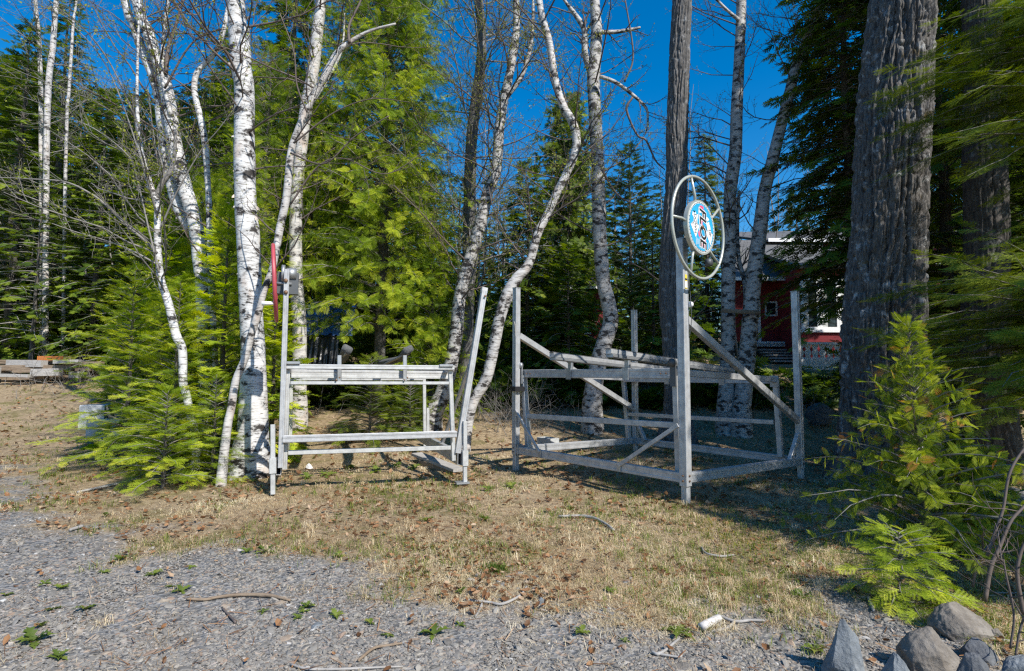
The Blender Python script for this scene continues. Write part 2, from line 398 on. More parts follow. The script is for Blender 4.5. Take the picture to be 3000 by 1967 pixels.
def proj(X):
    d = A(X, dtype=float)-A([0, 0, HC]); c, s = math.cos(PITCH), math.sin(PITCH)
    y = d[..., 1]*c + d[..., 2]*s; z = -d[..., 1]*s + d[..., 2]*c
    u, v = F*d[..., 0]/y, F*z/y; cr, sr = math.cos(ROLL), math.sin(ROLL)
    return np.stack([1500+u*cr-v*sr, 983.5-(u*sr+v*cr)], -1)
def zat(xy, py):
    lo, hi = -1.0, 9.0
    for _ in range(40):
        m_ = (lo+hi)/2
        if proj([xy[0], xy[1], m_])[1] > py: lo = m_
        else: hi = m_
    return lo

# ------------------------------------------------------------------ ground
GB = [(-700, 1290), (-200, 1330), (0, 1420), (120, 1520), (250, 1570), (400, 1600), (560, 1640), (760, 1625), (900, 1665), (1100, 1705), (1250, 1755), (1400, 1775), (1560, 1790), (1660, 1775), (1760, 1800), (1900, 1850), (2050, 1880), (2200, 1880), (2330, 1840), (2420, 1740), (2520, 1690), (2700, 1690), (3100, 1650), (3600, 1600)]
gbw = A([G(*p)[:2] for p in GB]); gbw = gbw[np.argsort(gbw[:, 0])]
def gravel_mask(x, y):
    x = np.asarray(x, float); y = np.asarray(y, float)
    p = np.stack([x*1.6, y*1.6, 0*x+7], -1)
    jit = (fbm(p, 4, 11)-.5)*1.5 + (vnoise(p*6, 5)-.5)*.5
    yb = np.interp(x, gbw[:, 0], gbw[:, 1])
    return sstep(.38, -.34, y - yb + jit*np.clip(yb/4, .6, 1.6))*sstep(3.05, 2.35, x)
def ground():
    u = np.linspace(-1, 1, 280); xs = np.sinh(u*4.2)/np.sinh(4.2)*320
    v = np.linspace(0, 1, 330); ys = -8 + np.where(v < .75, v/.75*24, 24 + (np.exp((v-.75)/.25*3.2)-1)/(math.exp(3.2)-1)*420)
    X, Y = np.meshgrid(xs, ys); Z = terrain(X, Y)
    V = np.stack([X, Y, Z], -1).reshape(-1, 3); n, m_ = len(ys), len(xs)
    i = np.arange(n-1)[:, None]*m_; j = np.arange(m_-1)[None]
    Q = np.stack([i+j, i+j+1, i+m_+j+1, i+m_+j], -1).reshape(-1, 4)
    a = gravel_mask(V[:, 0], V[:, 1])*(V[:, 1] < 14)
    tag(MB().add(V, Q, None, a).build('ground', M['ground']), kind='structure')
ground()
def inst(mb, TV, TF, pos, R, sc, tint, tri=True):
    """many copies of one small shape merged into one mesh"""
    n, k = len(pos), len(TV)
    V = np.einsum('nij,kj->nki', R, TV)*np.reshape(sc, (n, -1, 1) if np.ndim(sc) < 2 else (n, 1, 3)) + pos[:, None]
    Fc = (TF[None] + (np.arange(n)*k)[:, None, None]).reshape(-1, TF.shape[1])
    a = np.broadcast_to(np.reshape(tint, (n, -1)), (n, k)).ravel()
    if tri: mb.add(V.reshape(-1, 3), None, Fc, a)
    else: mb.add(V.reshape(-1, 3), Fc, None, a)
def basis(X, U):
    X = nrm(X); Yv = nrm(np.cross(U, X)); Zv = np.cross(X, Yv); return np.stack([X, Yv, Zv], -1)
def zrot(th):
    c, s, o, i = np.cos(th), np.sin(th), 0*th, 0*th+1
    return np.stack([np.stack([c, -s, o], -1), np.stack([s, c, o], -1), np.stack([o, o, i], -1)], -2)
def eul(r, n, tilt):
    X = nrm(np.stack([r.normal(size=n), r.normal(size=n), r.normal(size=n)*tilt], -1)); U = nrm(np.stack([r.normal(size=n)*tilt, r.normal(size=n)*tilt, np.ones(n)], -1))
    return basis(X, U)
def scatter(r, n, y0, y1, edge=1.12, pw=2.0, xlim=None):
    """points on the ground seen by the camera, denser close by"""
    t = r.random(n); k = 1-pw
    y = (y0**k + t*(y1**k-y0**k))**(1/k) if pw != 1 else y0*(y1/y0)**t
    x = (r.random(n)*2-1)*(y*.93*edge+.3)
    return x, y
def pebbles():
    r = rg(5); mb = MB(); IV, IT = ico(0)
    for n, lo, hi, y1 in ((120000, .005, .011, 6.5), (46000, .009, .018, 10.5), (2600, .016, .034, 9)):
        x, y = scatter(r, n, 2.25, y1, pw=1.75); g = gravel_mask(x, y)
        keep = r.random(n) < np.where(g > .35, g, g*.6)+.025*(y < 5); x, y = x[keep], y[keep]; n = len(x)
        s = lo + (hi-lo)*r.random(n)**1.8; z = terrain(x, y) + s*.10
        sc = np.stack([s*r.uniform(.8, 1.5, n), s*r.uniform(.6, 1.0, n), s*r.uniform(.22, .5, n)], -1)
        R = eul(r, n, .22); nb = 6; var = r.integers(0, nb, n); t = r.random(n)
        for b_ in range(nb):
            k = var == b_; TV = IV*(1+(rg(b_).random((12, 1))-.5)*.75)
            V = np.einsum('nij,nkj->nki', R[k], TV[None]*sc[k][:, None]) + np.stack([x, y, z], -1)[k][:, None]; m_ = k.sum()
            mb.add(V.reshape(-1, 3), None, (IT[None]+(np.arange(m_)*12)[:, None, None]).reshape(-1, 3), np.repeat(t[k], 12))
    tag(mb.build('gravel', M['pebble'], smooth=False), kind='stuff')
pebbles()
def blades(mb, r, x, y, h, w, lean, tint, curl=.5):
    n = len(x); th = r.random(n)*2*math.pi; d = np.stack([np.cos(th), np.sin(th), 0*th], -1); s = np.stack([-d[:, 1], d[:, 0], 0*th], -1)
    z = terrain(x, y)-.004; b0 = np.stack([x, y, z], -1); up = A([0, 0, 1.0])
    l1 = lean[:, None]; m_ = b0 + (d*l1*.45 + up*np.sqrt(np.maximum(1-l1**2, .02))*.55)*h[:, None]
    e = m_ + (d*np.minimum(l1+curl, 1)*.6 + up*(np.maximum(.75-l1-curl*.6, -.35))*.6)*h[:, None]
    ww = (s*w[:, None]/2)
    V = np.stack([b0-ww, b0+ww, m_+ww*.9, m_-ww*.9, e], 1).reshape(-1, 3); i = np.arange(n)[:, None]*5
    mb.add(V, (i+A([[0, 1, 2, 3]])), (i+A([[3, 2, 4]])), np.repeat(tint, 5))
def grass_density(x, y):
    p = np.stack([x, y, 0*x], -1); g = gravel_mask(x, y)
    d = (1-g)*(.35+.9*sstep(.35, .6, fbm(p*1.3, 4, 21)))
    left = sstep(-2.6, -4.2, x)*sstep(13, 10, y)           # the left side is bare moss and needles
    d = d*(1-.65*left) + .05*g*sstep(.5, .62, fbm(p*2.2, 3, 41))
    d = d*sstep(14, 12, y)
    return np.clip(d*np.where(y > 10.5, .35, 1), 0, 1)
def dry_grass():
    r = rg(9); mb = MB(); N = 85000
    x, y = scatter(r, N, 2.6, 14, pw=1.35); k = r.random(N) < grass_density(x, y); x, y = x[k], y[k]; n = len(x)
    per = 5; xs = np.repeat(x, per)+r.normal(size=n*per)*.028; ys = np.repeat(y, per)+r.normal(size=n*per)*.028
    hh = np.repeat(r.uniform(.03, .085, n), per)*r.uniform(.6, 1.25, n*per)
    tuft = np.repeat((r.random(n) < .10), per); hh = hh*np.where(tuft, 1.6, 1)
    pn = fbm(np.stack([xs*.9, ys*.9, 0*xs], -1), 3, 77)
    blades(mb, r, xs, ys, hh, r.uniform(.0013, .0032, n*per)*np.clip(ys/4.5, .9, 2.0), np.clip(r.normal(.86, .16, n*per), 0, .99), np.clip(.48+(pn-.5)*1.5+r.normal(size=n*per)*.2, 0, 1))
    nt_ = 420; tx, ty = scatter(r, nt_, 2.9, 9.5, pw=1.5); k = (r.random(nt_) < grass_density(tx, ty)); tx, ty = tx[k], ty[k]
    ex_ = [G(px, py)[:2] for px, py in zip(r.uniform(1900, 2420, 60), r.uniform(1660, 1860, 60))]; tx = np.concatenate([tx, [e[0] for e in ex_]]); ty = np.concatenate([ty, [e[1] for e in ex_]]); per = 34; n = len(tx)
    xs = np.repeat(tx, per)+r.normal(size=n*per)*.022; ys = np.repeat(ty, per)+r.normal(size=n*per)*.022
    blades(mb, r, xs, ys, r.uniform(.08, .17, n*per), r.uniform(.0018, .0034, n*per)*np.clip(ys/4.5, .9, 1.7), np.clip(r.normal(.72, .2, n*per), 0, .98), np.clip(np.repeat(r.normal(.58, .18, n), per)+r.normal(size=n*per)*.14, 0, 1), .8)
    tag(mb.build('dry_grass', M['drygrass'], smooth=True), kind='stuff')
    mb = MB(); N = 24000; x, y = scatter(r, N, 2.8, 17, pw=1.2)
    p = np.stack([x*.8, y*.8, 0*x+3], -1); gm = sstep(.49, .62, fbm(p*1.6, 4, 31))
    right = np.exp(-((x-1.9)**2/.9+(y-4.4)**2/1.2)) + .8*np.exp(-((x+1.6)**2/2.5+(y-7.6)**2/.5)) + .9*sstep(6, 9, x)*sstep(12, 15, y)
    k = r.random(N) < np.clip(gm*.8+right, 0, 1)*(1-gravel_mask(x, y))*np.where(y > 11, .6, 1); x, y = x[k], y[k]; n = len(x); per = 5
    xs = np.repeat(x, per)+r.normal(size=n*per)*.02; ys = np.repeat(y, per)+r.normal(size=n*per)*.02
    blades(mb, r, xs, ys, r.uniform(.04, .12, n*per), r.uniform(.002, .0045, n*per)*np.clip(ys/5, .9, 2.2), np.clip(r.normal(.4, .2, n*per), 0, .95), r.random(n*per))
    tag(mb.build('green_grass', M['greengrass']), kind='stuff')
dry_grass()
def leaf_litter():
    r = rg(14); mb = MB(); N = 20000; x, y = scatter(r, N, 2.6, 18, pw=1.2)
    p = np.stack([x, y, 0*x+9], -1); g = gravel_mask(x, y)
    k = r.random(N) < np.where(g > .5, .025, sstep(.40, .60, fbm(p*1.5, 3, 51))*.9+.12); x, y = x[k], y[k]; n = len(x)
    TV = A([[-1, 0, .12], [-.4, -.55, .25], [.45, -.5, .1], [1.1, 0, .3], [.45, .5, .3], [-.4, .55, 0], [0, 0, -.08]]); TT = A([[6, 0, 1], [6, 1, 2], [6, 2, 3], [6, 3, 4], [6, 4, 5], [6, 5, 0]])
    inst(mb, TV, TT, np.stack([x, y, terrain(x, y)+r.uniform(.008, .035, n)], -1), eul(r, n, .35), r.uniform(.010, .036, n)*np.clip(y/5.5, .9, 1.6), r.random(n))
    # needles, chips and twiglets
    N = 16000; x, y = scatter(r, N, 2.6, 14, pw=1.5); g = gravel_mask(x, y); k = r.random(N) < np.where(g > .5, .12, .9); x, y = x[k], y[k]; n = len(x)
    TV = A([[-1, -.05, 0], [1, -.035, 0.02], [1, .035, .05], [-1, .05, .03]]); 
    inst(mb, TV, A([[0, 1, 2, 3]]), np.stack([x, y, terrain(x, y)+r.uniform(.008, .03, n)], -1), eul(r, n, .18), r.uniform(.015, .06, n), r.random(n), tri=False)
    tag(mb.build('leaf_litter', M['deadleaf'], smooth=False), kind='stuff')
    mb = MB()
    for px, py, rad, num in ((2130, 1485, .22, 700), (2080, 1545, .26, 900), (2190, 1590, .16, 400), (350, 1345, .7, 1800), (230, 1330, .5, 900), (420, 1300, .5, 900)):
        c = G(px, py); x = c[0]+r.normal(size=num)*rad; y = c[1]+r.normal(size=num)*rad
        blades(mb, r, x, y, r.uniform(.012, .03, num), r.uniform(.006, .012, num), r.uniform(.2, .7, num), r.random(num))
    tag(mb.build('moss', M['moss']), kind='stuff')
leaf_litter()

# ------------------------------------------------------------------ foliage shapes (unit length along +X, flat in XY)
def t_cedar(hi):
    V, T = [], []
    def lobe(o, d, l, w, dz=0):
        o = A(o, dtype=float); d = A([math.cos(d), math.sin(d), 0]); s = A([-d[1], d[0], 0]); n = len(V)
        V.extend([o, o+d*l*.55+s*w, o+d*l+A([0, 0, dz]), o+d*l*.55-s*w]); T.extend([(n, n+3, n+2), (n, n+2, n+1)])
    lobe((0, 0, 0), 0, 1.0, .014 if hi else .03, -.10)
    K = 8
    for i in range(K):
        for sg in (-1, 1):
            s = .10+.82*(i+.25*(sg > 0))/K; L = .50*(1-.72*s)*(.65+.6*math.sin(min(1, s*3)*1.57))
            o = (s, 0, -.10*s*s); an = sg*(.78-.25*s)
            lobe(o, an, L*1.1, .019 if not hi else .015, -.05*L)
            if hi:
                for q in (.3, .55, .78):
                    oo = (o[0]+math.cos(an)*L*q, o[1]+math.sin(an)*L*q, o[2]); lobe(oo, an+.6, L*.36*(1.15-q), .011, -.02); lobe(oo, an-.6, L*.36*(1.15-q), .011, -.02)
    return A(V), A(T)
def t_fir(hi, seed=0):
    r = rg(seed); V, T = [], []
    def shoot(o, an, L, w):
        o = A(o, dtype=float); d = A([math.cos(an), math.sin(an), r.uniform(-.12, .12)]); s = A([-d[1], d[0], 0])
        if hi:
            K = max(4, int(L*26)); n = len(V); V.extend([o-s*.006, o+s*.006, o+d*L]); T.append((n, n+2, n+1))
            for i in range(K):
                for sg in (-1, 1):
                    p = o+d*L*(.06+.94*i/K); q = p+d*w*.75+s*sg*w*r.uniform(.8, 1.1)+A([0, 0, w*r.uniform(.0, .45)]); n = len(V)
                    V.extend([p-d*.011, p+d*.011, q]); T.append((n, n+1, n+2))
        else:
            n = len(V); V.extend([o, o+d*L*.3+s*w, o+d*L+A([0, 0, .02]), o+d*L*.3-s*w, o+d*L*.62+s*w*.9, o+d*L*.62-s*w*.9])
            T.extend([(n, n+3, n+1), (n+1, n+3, n+5), (n+1, n+5, n+4), (n+4, n+5, n+2)])
    shoot((0, 0, 0), 0, 1.0, .07)
    for i in range(5):
        for sg in (-1, 1):
            s = .12+.72*(i+.4*(sg > 0))/5; shoot((s, 0, 0), sg*(.85-.1*s)+r.uniform(-.1, .1), .52*(1-.62*s)*r.uniform(.85, 1.1), .065 if hi else .05)
    return A(V), A(T)
TPL = {'cedar_hi': t_cedar(True), 'cedar': t_cedar(False), 'fir_hi': t_fir(True), 'fir': t_fir(False)}
def conifer(parent, seed, base, h, rad, boughs, tpl, fl, leaf, wood='twig_gray', z0=.15, shape=.75, rise=.25, droop=.35, mode='flat', tint=(.5, .18), inner=.2, dens=1.0, az=None, trunk_r=None, bark='conbark', sides=None, top=1.0, tilt=(0, 0), crown_name='crown', zl=None, clump=.14, lmin=.12, face=.55):
    r = rg(seed); base = A(base, dtype=float); mbw, mbf = MB(), MB(); TV, TT = TPL[tpl]
    tilt = A([tilt[0], tilt[1], 0.0])
    def ax(z): return base + A([0, 0, z]) + tilt*z
    zs = np.linspace(-.1, h, 14); tr = trunk_r or h*.011+.015
    P_, U_, S_, T_ = [], [], [], []
    for i in range(boughs):
        f = (i+r.random())/boughs; z = h*(z0 + (top-z0)*f**.92)
        prof = (1-(z/h))**shape
        if sides: prof *= sides(z)
        L = max(rad*prof, rad*lmin*(1-.5*f))*r.uniform(.7, 1.12)
        a = i*2.39996+r.normal()*.35 if az is None else r.uniform(*az)
        o = ax(z); d = A([math.cos(a), math.sin(a), 0])
        up_ = rise*(1+1.6*f)+r.normal()*.08; dr = droop*(1-.6*f)+r.normal()*.05
        n = 7; s = np.linspace(0, 1, n); P = o + d*(s*L)[:, None] + A([0, 0, 1.0])*((up_*s-dr*s*s)*L)[:, None] + np.cumsum(r.normal(size=(n, 3))*.02*L, 0)*s[:, None]
        tube(mbw, P, np.linspace(.006+.009*L, .002, n), 3, cap=False)
        bt = r.normal()*clump; m_ = max(3, int(L*(1-inner)/fl*3.6*dens)); 
        for k in range(m_):
            q = inner + (1-inner)*(k+r.random()*.8)/m_; x = q*(n-1); i0 = min(int(x), n-2); p = P[i0]+(P[i0+1]-P[i0])*(x-i0); tg = nrm(P[i0+1]-P[i0])
            sd = nrm(np.cross(tg, A([0, 0, 1.0]))); sg = (-1)**k
            if k == m_-1: X = tg; U = A([0, 0, 1.0])+r.normal(size=3)*.15
            elif mode == 'flat': X = tg*.75+sd*sg*r.uniform(.5, 1.0)+A([0, 0, r.normal()*.16]); U = A([0, 0, 1.0])+d*face+r.normal(size=3)*.22; X = X-A([0, 0, 1.0])*face*.35
            else:
                X = tg*.35+sd*sg*r.uniform(.2, .9)+A([0, 0, r.uniform(-.75, .55)])+r.normal(size=3)*.25; U = nrm(r.normal(size=3)*.6+d*1.1+A([0, 0, .45]))
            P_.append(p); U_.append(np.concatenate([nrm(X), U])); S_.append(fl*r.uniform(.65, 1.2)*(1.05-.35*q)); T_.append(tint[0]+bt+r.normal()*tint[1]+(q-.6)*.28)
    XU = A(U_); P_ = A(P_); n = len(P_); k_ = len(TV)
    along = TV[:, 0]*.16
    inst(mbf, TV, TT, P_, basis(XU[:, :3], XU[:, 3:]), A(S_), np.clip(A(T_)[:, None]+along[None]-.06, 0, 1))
    if bark:
        mt = MB(); tube(mt, A([ax(z) for z in zs])+rg(seed+1).normal(size=(14, 3))*A([.02, .02, 0])*h*.06, tr*(1-zs/h*.93), 10); mt.build('trunk', M[bark], parent)
    mbw.build('branches', M[wood], parent)
    return mbf.build(crown_name, M[leaf], parent, smooth=False)
def twigs(mb, leaves, r, start, d, L, rad, lev, maxlev, wander=.16, upw=.05, dens=5.0, leafn=1.0, ang=(.5, 1.0), leafs=.020, seg=3):
    n = 5 if lev < maxlev else 4
    pts = [A(start, dtype=float)]; d = nrm(d)
    for i in range(n):
        d = nrm(d + r.normal(size=3)*wander + A([0, 0, upw])); pts.append(pts[-1]+d*L/n)
    P = A(pts); tube(mb, P, np.linspace(rad, max(rad*.35, .0016), n+1), 4 if rad > .012 else 3, cap=False)
    if lev < maxlev:
        k = max(2, int(L*dens*r.uniform(.7, 1.3)))
        for j in range(k):
            q = .18+.8*(j+r.random())/k; x = q*n; i0 = min(int(x), n-1); p = P[i0]+(P[i0+1]-P[i0])*(x-i0); tg = nrm(P[i0+1]-P[i0])
            per = nrm(np.cross(tg, r.normal(size=3))); a = r.uniform(*ang)
            twigs(mb, leaves, r, p, tg*math.cos(a)+per*math.sin(a), L*r.uniform(.32, .6)*(1.1-.5*q), max(rad*.5*(1-.4*q), .0018), lev+1, maxlev, wander, upw, dens*1.3, leafn, ang, leafs)
    if leaves is not None and lev >= maxlev-1:
        for j in range(r.poisson(leafn*(2.2+L*6))):
            q = r.uniform(.2, 1); x = q*n; i0 = min(int(x), n-1); leaves.append((P[i0]+(P[i0+1]-P[i0])*(x-i0)+r.normal(size=3)*.012, leafs*r.uniform(.6, 1.3)))
LV, LT = A([[0, 0, 0], [.5, .42, .12], [1.1, 0, 0], [.5, -.42, .12]]), A([[0, 3, 2], [0, 2, 1]])
def put_leaves(mb, leaves, r):
    n = len(leaves); p = A([l[0] for l in leaves]); s = A([l[1] for l in leaves])
    inst(mb, LV, LT, p, basis(r.normal(size=(n, 3)), r.normal(size=(n, 3))), s, np.clip(r.normal(.55, .22, n), 0, 1))
def rough_disp(amp, fz, fa, seed):
    def f(n, seg, P, R):
        th = np.linspace(0, 2*math.pi, seg, endpoint=False); L = np.concatenate([[0], np.cumsum(np.linalg.norm(np.diff(P, axis=0), axis=1))])
        q = np.stack([np.cos(th)[None]*fa+0*L[:, None], np.sin(th)[None]*fa+0*L[:, None], L[:, None]*fz+0*th[None]], -1)
        return (fbm(q, 4, seed)-.5)*2*amp*R[:, None]
    return f
def pxpath(pts, Y, dy=0.0, base=True):
    """trunk path: photo positions and widths turned into points at their real distance"""
    n = len(pts); P, R = [], []
    for i, (px, py, w) in enumerate(pts):
        yy = Y + dy*i/max(1, n-1); p = W(px, py, yy); P.append(p); R.append(w*yy*1.03/F/2*math.cos(math.atan((px-1500)/F)))
    P, R = A(P), A(R)
    return P, R
def bare_tree(name, label, cat, seed, stems, Y, bark, limbs=(), nlimb=14, llen=(.8, 1.8), leafn=.7, group=None, wood='twig', seg=14, dens=4.5, zmin=2.0, rough=.10, dy=0.0, maxlev=2, extend=3.0, leafs=.028, upw=.06, flare=1.0, azr=None, root=True):
    r = rg(seed); P, R = pxpath(stems[0], Y, dy)
    order = np.argsort(P[:, 2]); lowest = P[order[0]]
    bx, by = lowest[0], lowest[1]; bz = gz(bx, by)
    t = thing(name, label, cat, (bx, by, bz), group)
    mt, mw, lv = MB(), MB(), []
    for si, st in enumerate(stems):
        P, R = pxpath(st, Y+.12*si*(1 if si else 0), dy)
        if P[0, 2] < P[-1, 2]: P, R = P[::-1], R[::-1]
        if extend:                                             # the trunk goes on above the picture
            d = nrm(P[0]-P[1]); P = np.vstack([P[0]+(d+A([0, 0, .5]))*extend*.7, P]); R = np.concatenate([[R[0]*.45], R])
        if si == 0:
            if P[-1, 2] > bz+.02: P = np.vstack([P, [P[-1, 0], P[-1, 1], bz-.12]]); R = np.concatenate([R, [R[-1]*1.12*flare]])
            else: P[-1, 2] = bz-.12
        n = max(24, len(P)*9); PP = crom(P, n); RR = np.interp(np.linspace(0, len(P)-1, n), np.arange(len(P)), R)
        tube(mt, PP, RR, seg, disp=rough_disp(rough, 2.2, 1.3, seed+si))
        cand = [i for i in range(n) if PP[i, 2] > zmin]
        if cand:
            nl_ = int((nlimb if si == 0 else nlimb//2)*1.5)
            for k in range(nl_):
                i = cand[int(len(cand)*(k+r.random())/max(1, nl_)) % len(cand)]
                a = r.uniform(0, 2*math.pi) if azr is None else r.uniform(*azr); d = A([math.cos(a), math.sin(a), r.uniform(.15, .75)])
                L = r.uniform(*llen); twigs(mw, lv, r, PP[i]+nrm(d)*RR[i]*.6, d, L, min(RR[i]*.3, .004+.0075*L), 0, maxlev, upw=upw, dens=dens, leafn=leafn, leafs=leafs)
    for lb in limbs:
        pts, ly = lb[0], (lb[1] if len(lb) > 1 else Y); P, R = pxpath(pts, ly, (lb[2] if len(lb) > 2 else 0)); n = len(P)*6
        PP = crom(P, n); RR = np.interp(np.linspace(0, len(P)-1, n), np.arange(len(P)), R); tube(mt if R[0] > .042 else mw, PP, RR, 7, disp=rough_disp(.1, 3, 1.2, seed+50))
        for k in range(int(np.linalg.norm(np.diff(PP, axis=0), axis=1).sum()*4.5)):
            i = int(r.uniform(.15, 1)*(n-1)); tg = nrm(PP[min(i+1, n-1)]-PP[max(i-1, 0)]); per = nrm(np.cross(tg, r.normal(size=3)))
            twigs(mw, lv, r, PP[i], tg*.7+per*.75, r.uniform(.25, .8), max(.004, RR[i]*.4), 1, 2, upw=upw, dens=dens*1.2, leafn=leafn, leafs=leafs)
    mt.build('trunk', M[bark], t)
    if mw.n: mw.build('branches', M[wood], t)
    if lv:
        ml = MB(); put_leaves(ml, lv, r); ml.build('leaves', M['bud'], t, smooth=False)
    return t

# ------------------------------------------------------------------ boat lift on the right, with the big hand wheel
cB, cA, cC, cD = A([2.0377, 6.5664]), A([.0703, 8.9529]), A([4.3839, 8.5006]), A([2.4165, 10.887])
uu = A([*nrm(cA-cB), 0]); vv = A([*nrm(cC-cB), 0]); zz = A([0, 0, 1.0])
def c1(x, y): return 1450+x/2.167, 780+y/2.167
def v3(c, z): return A([c[0], c[1], z])
def right_lift():
    t = thing('boat_lift', 'grey aluminium boat lift with four tall posts and a large hand wheel', 'boat lift', (2.2, 8.7, 0))
    al, gv = M['alu'], M['galv']
    zc = lambda c, y: zat(c, 780+y/2.167)
    # posts with thinner feet below
    tops = {'A': (cA, 142, 1195), 'B': (cB, None, 1395), 'C': (cC, 165, 1195), 'D': (cD, 282, 1080)}
    for k, (c, top, bot) in tops.items():
        zt = 3.12 if top is None else zc(c, top); zb = zc(c, bot) if k in 'AB' else gz(*c)+.16
        w = .105 if k == 'B' else .095
        p = beam(MB(), v3(c, zb), v3(c, zt), w, w, up=vv, groove=.004).build('post', al, t, smooth=False)
        beam(MB(), v3(c, gz(*c)-.05), v3(c, zb+.02), .078, .078, up=vv, groove=.008).build('foot', al, p, smooth=False)
        box(MB(), v3(c, zt)-A([.051, .051, -.001]), v3(c, zt)+A([.051, .051, .012]), rot=-.88).build('cap', gv, p, smooth=False)
    # ground frame
    zr = {k: zc(c, y) for k, c, y in (('A', cA, 1165), ('B', cB, 1345), ('C', cC, 1238), ('D', cD, 1108))}
    fr = lambda a, b, ka, kb: bpart('base_rail', al, t, v3(a, zr[ka])+nrm(v3(b, zr[kb])-v3(a, zr[ka]))*.052, v3(b, zr[kb])-nrm(v3(b, zr[kb])-v3(a, zr[ka]))*.052, .085, .115, groove=.003)
    fr(cA, cB, 'A', 'B'); fr(cB, cC, 'B', 'C'); fr(cD, cC, 'D', 'C'); fr(cA, cD, 'A', 'D')
    bpart('clamp_plate', gv, t, v3(cA, zr['A']-.08)-uu*.10, v3(cA, zr['A']+.10)-uu*.10, .11, .02, up=uu)
    # long braces on the two sides
    for a, b, y0, y1 in ((cA, cD, 440, 905), (cB, cC, 335, 980)):
        bpart('brace', al, t, v3(a, zc(a, y0))+vv*.05, v3(b, zc(b, y1))-vv*.05, .075, .095)
    # knee braces to the ground frame
    for c, dr, ys, ln in ((cA, -uu, 915, .62), (cB, uu, 1010, .95), (cC, -vv, 1065, .36), (cD, vv*-.3-uu, 985, .30)):
        k = 'ABCD'[[cA is c, cB is c, cC is c, cD is c].index(True)]
        w = .05 if k in 'AB' else .075; off = A([0, 0, 0]) if k in 'CD' else -vv*.055
        b_ = bpart('knee_brace', al, t, v3(c, zc(c, ys))+dr*.05+off, v3(c, zr[k]+.03)+dr*ln+off, .03 if k in 'AB' else .06, w)
        if k in 'AB': bpart('brace_clip', gv, b_, v3(c, zr[k]-.05)+dr*ln-vv*.052, v3(c, zr[k]+.075)+dr*ln-vv*.052, .06, .012, up=vv)
    # swinging carriage
    nA = -vv
    def on(face, x, y):                                   # point on a side plane of the lift
        P0, n = {'AB': (v3(cB, 0)+vv*.13, vv), 'DC': (v3(cC, 0)-vv*.13, vv), 'BC': (v3(cB, 0)+uu*.13, uu), 'AD': (v3(cA, 0)-uu*.13, uu)}[face]
        return onplane(*c1(x, y), P0, n)
    tA, tB = on('AB', 182, 690), on('AB', 1150, 672); tD, tC = on('DC', 818, 722), on('DC', 1782, 722)
    zf = .5*(tA[2]+tB[2]); zb_ = .5*(tC[2]+tD[2])
    for p, z in ((tA, zf), (tB, zf), (tC, zb_), (tD, zb_)): p[2] = z
    lows = [on('AB', 213, 1150), on('AB', 1172, 1310), on('DC', 1815, 1212), on('DC', 850, 1105)]
    for p, l in zip((tA, tB, tC, tD), lows): bpart('swing_arm', al, t, l, p-zz*.03, .075, .085, up=vv)
    bpart('carriage_beam', al, t, tA, tB+uu*.05, .07, .125, groove=.003); bpart('carriage_beam', al, t, tD, tC-uu*.04, .07, .105, groove=.003)
    for a, b in ((tA, tD), (tB, tC)): 
        e = nrm(b-a); bpart('side_beam', al, t, a+e*.05+zz*.012, b-e*.05+zz*.012, .065, .085)
    bpart('corner_bracket', gv, t, tC-zz*.10-vv*.055, tC+zz*.075-vv*.055, .13, .012, up=vv)
    bpart('cross_bar', al, t, on('AB', 205, 952), on('AB', 1166, 1012), .05, .075); bpart('cross_bar', al, t, on('DC', 845, 940), on('DC', 1772, 992), .05, .07)
    # bunks carried on brackets
    for x, xr, ytop, y0 in ((480, 1100, 578, 563), (842, 1448, 560, 545)):
        f = onplane(*c1(x, 690), tA, vv); f[2] = zf; bpt = onplane(*c1(xr, 720), tD, vv); bpt[2] = zb_
        hf = zat(f, 780+ytop/2.167); d = nrm(bpt-f)*A([1, 1, 0]); d = nrm(d)
        s = f.copy(); s[2] = hf; e = bpt.copy(); e[2] = zb_+.19
        dd = nrm(e-s); bk = bpart('bunk', al, t, s-dd*.42, e+dd*.38, .085, .06)
        bpart('bunk_channel', gv, bk, s-dd*.40-zz*.052, e+dd*.36-zz*.052, .11, .04); bpart('bunk_pad', M['carpet'], bk, s-dd*.44+zz*.036, e+dd*.40+zz*.036, .07, .012)
        for q, top in ((f, hf-.075), (bpt, zb_+.115)):
            bpart('bunk_post', gv, t, q+zz*.04, v3(q, top), .075, .05, up=vv)
            bpart('bunk_bracket', gv, t, q-zz*.085-vv*.046, q+zz*.075-vv*.046, .10, .012, up=vv)
    # sheaves at the carriage corners
    for p, dk in ((tA, 'galv'), (tB, 'winch')):
        b_ = beam(MB(), p-zz*.16-vv*.062, p+zz*.16-vv*.062, .085, .02, up=vv).build('sheave_plate', M[dk], t, smooth=False)
        tube(MB(), A([p+zz*.13-vv*.10, p+zz*.13-vv*.05]), .05, 18).build('sheave', M[dk], b_)
    q = v3(cB, zc(cB, 245)); tube(MB(), A([q+vv*.04-uu*.07, q+vv*.07-uu*.07]), .035, 16).build('pulley', M['white'], t)
    for z, tt in ((zc(cA, 782), .066),): bpart('tape_strap', M['strap'], t, v3(cA, z-.03)-uu*.04, v3(cA, z+.045)-uu*.04, .135, .20, up=vv)
    q0 = v3(cA, zc(cA, 355))-vv*.05; q1 = tA+zz*.14-vv*.09
    tube(MB(), crom([q0, q0-uu*.05-zz*.07-vv*.02, (q0+q1)/2-vv*.02, q1], 18), .009, 6).build('rope', M['rope'], t)
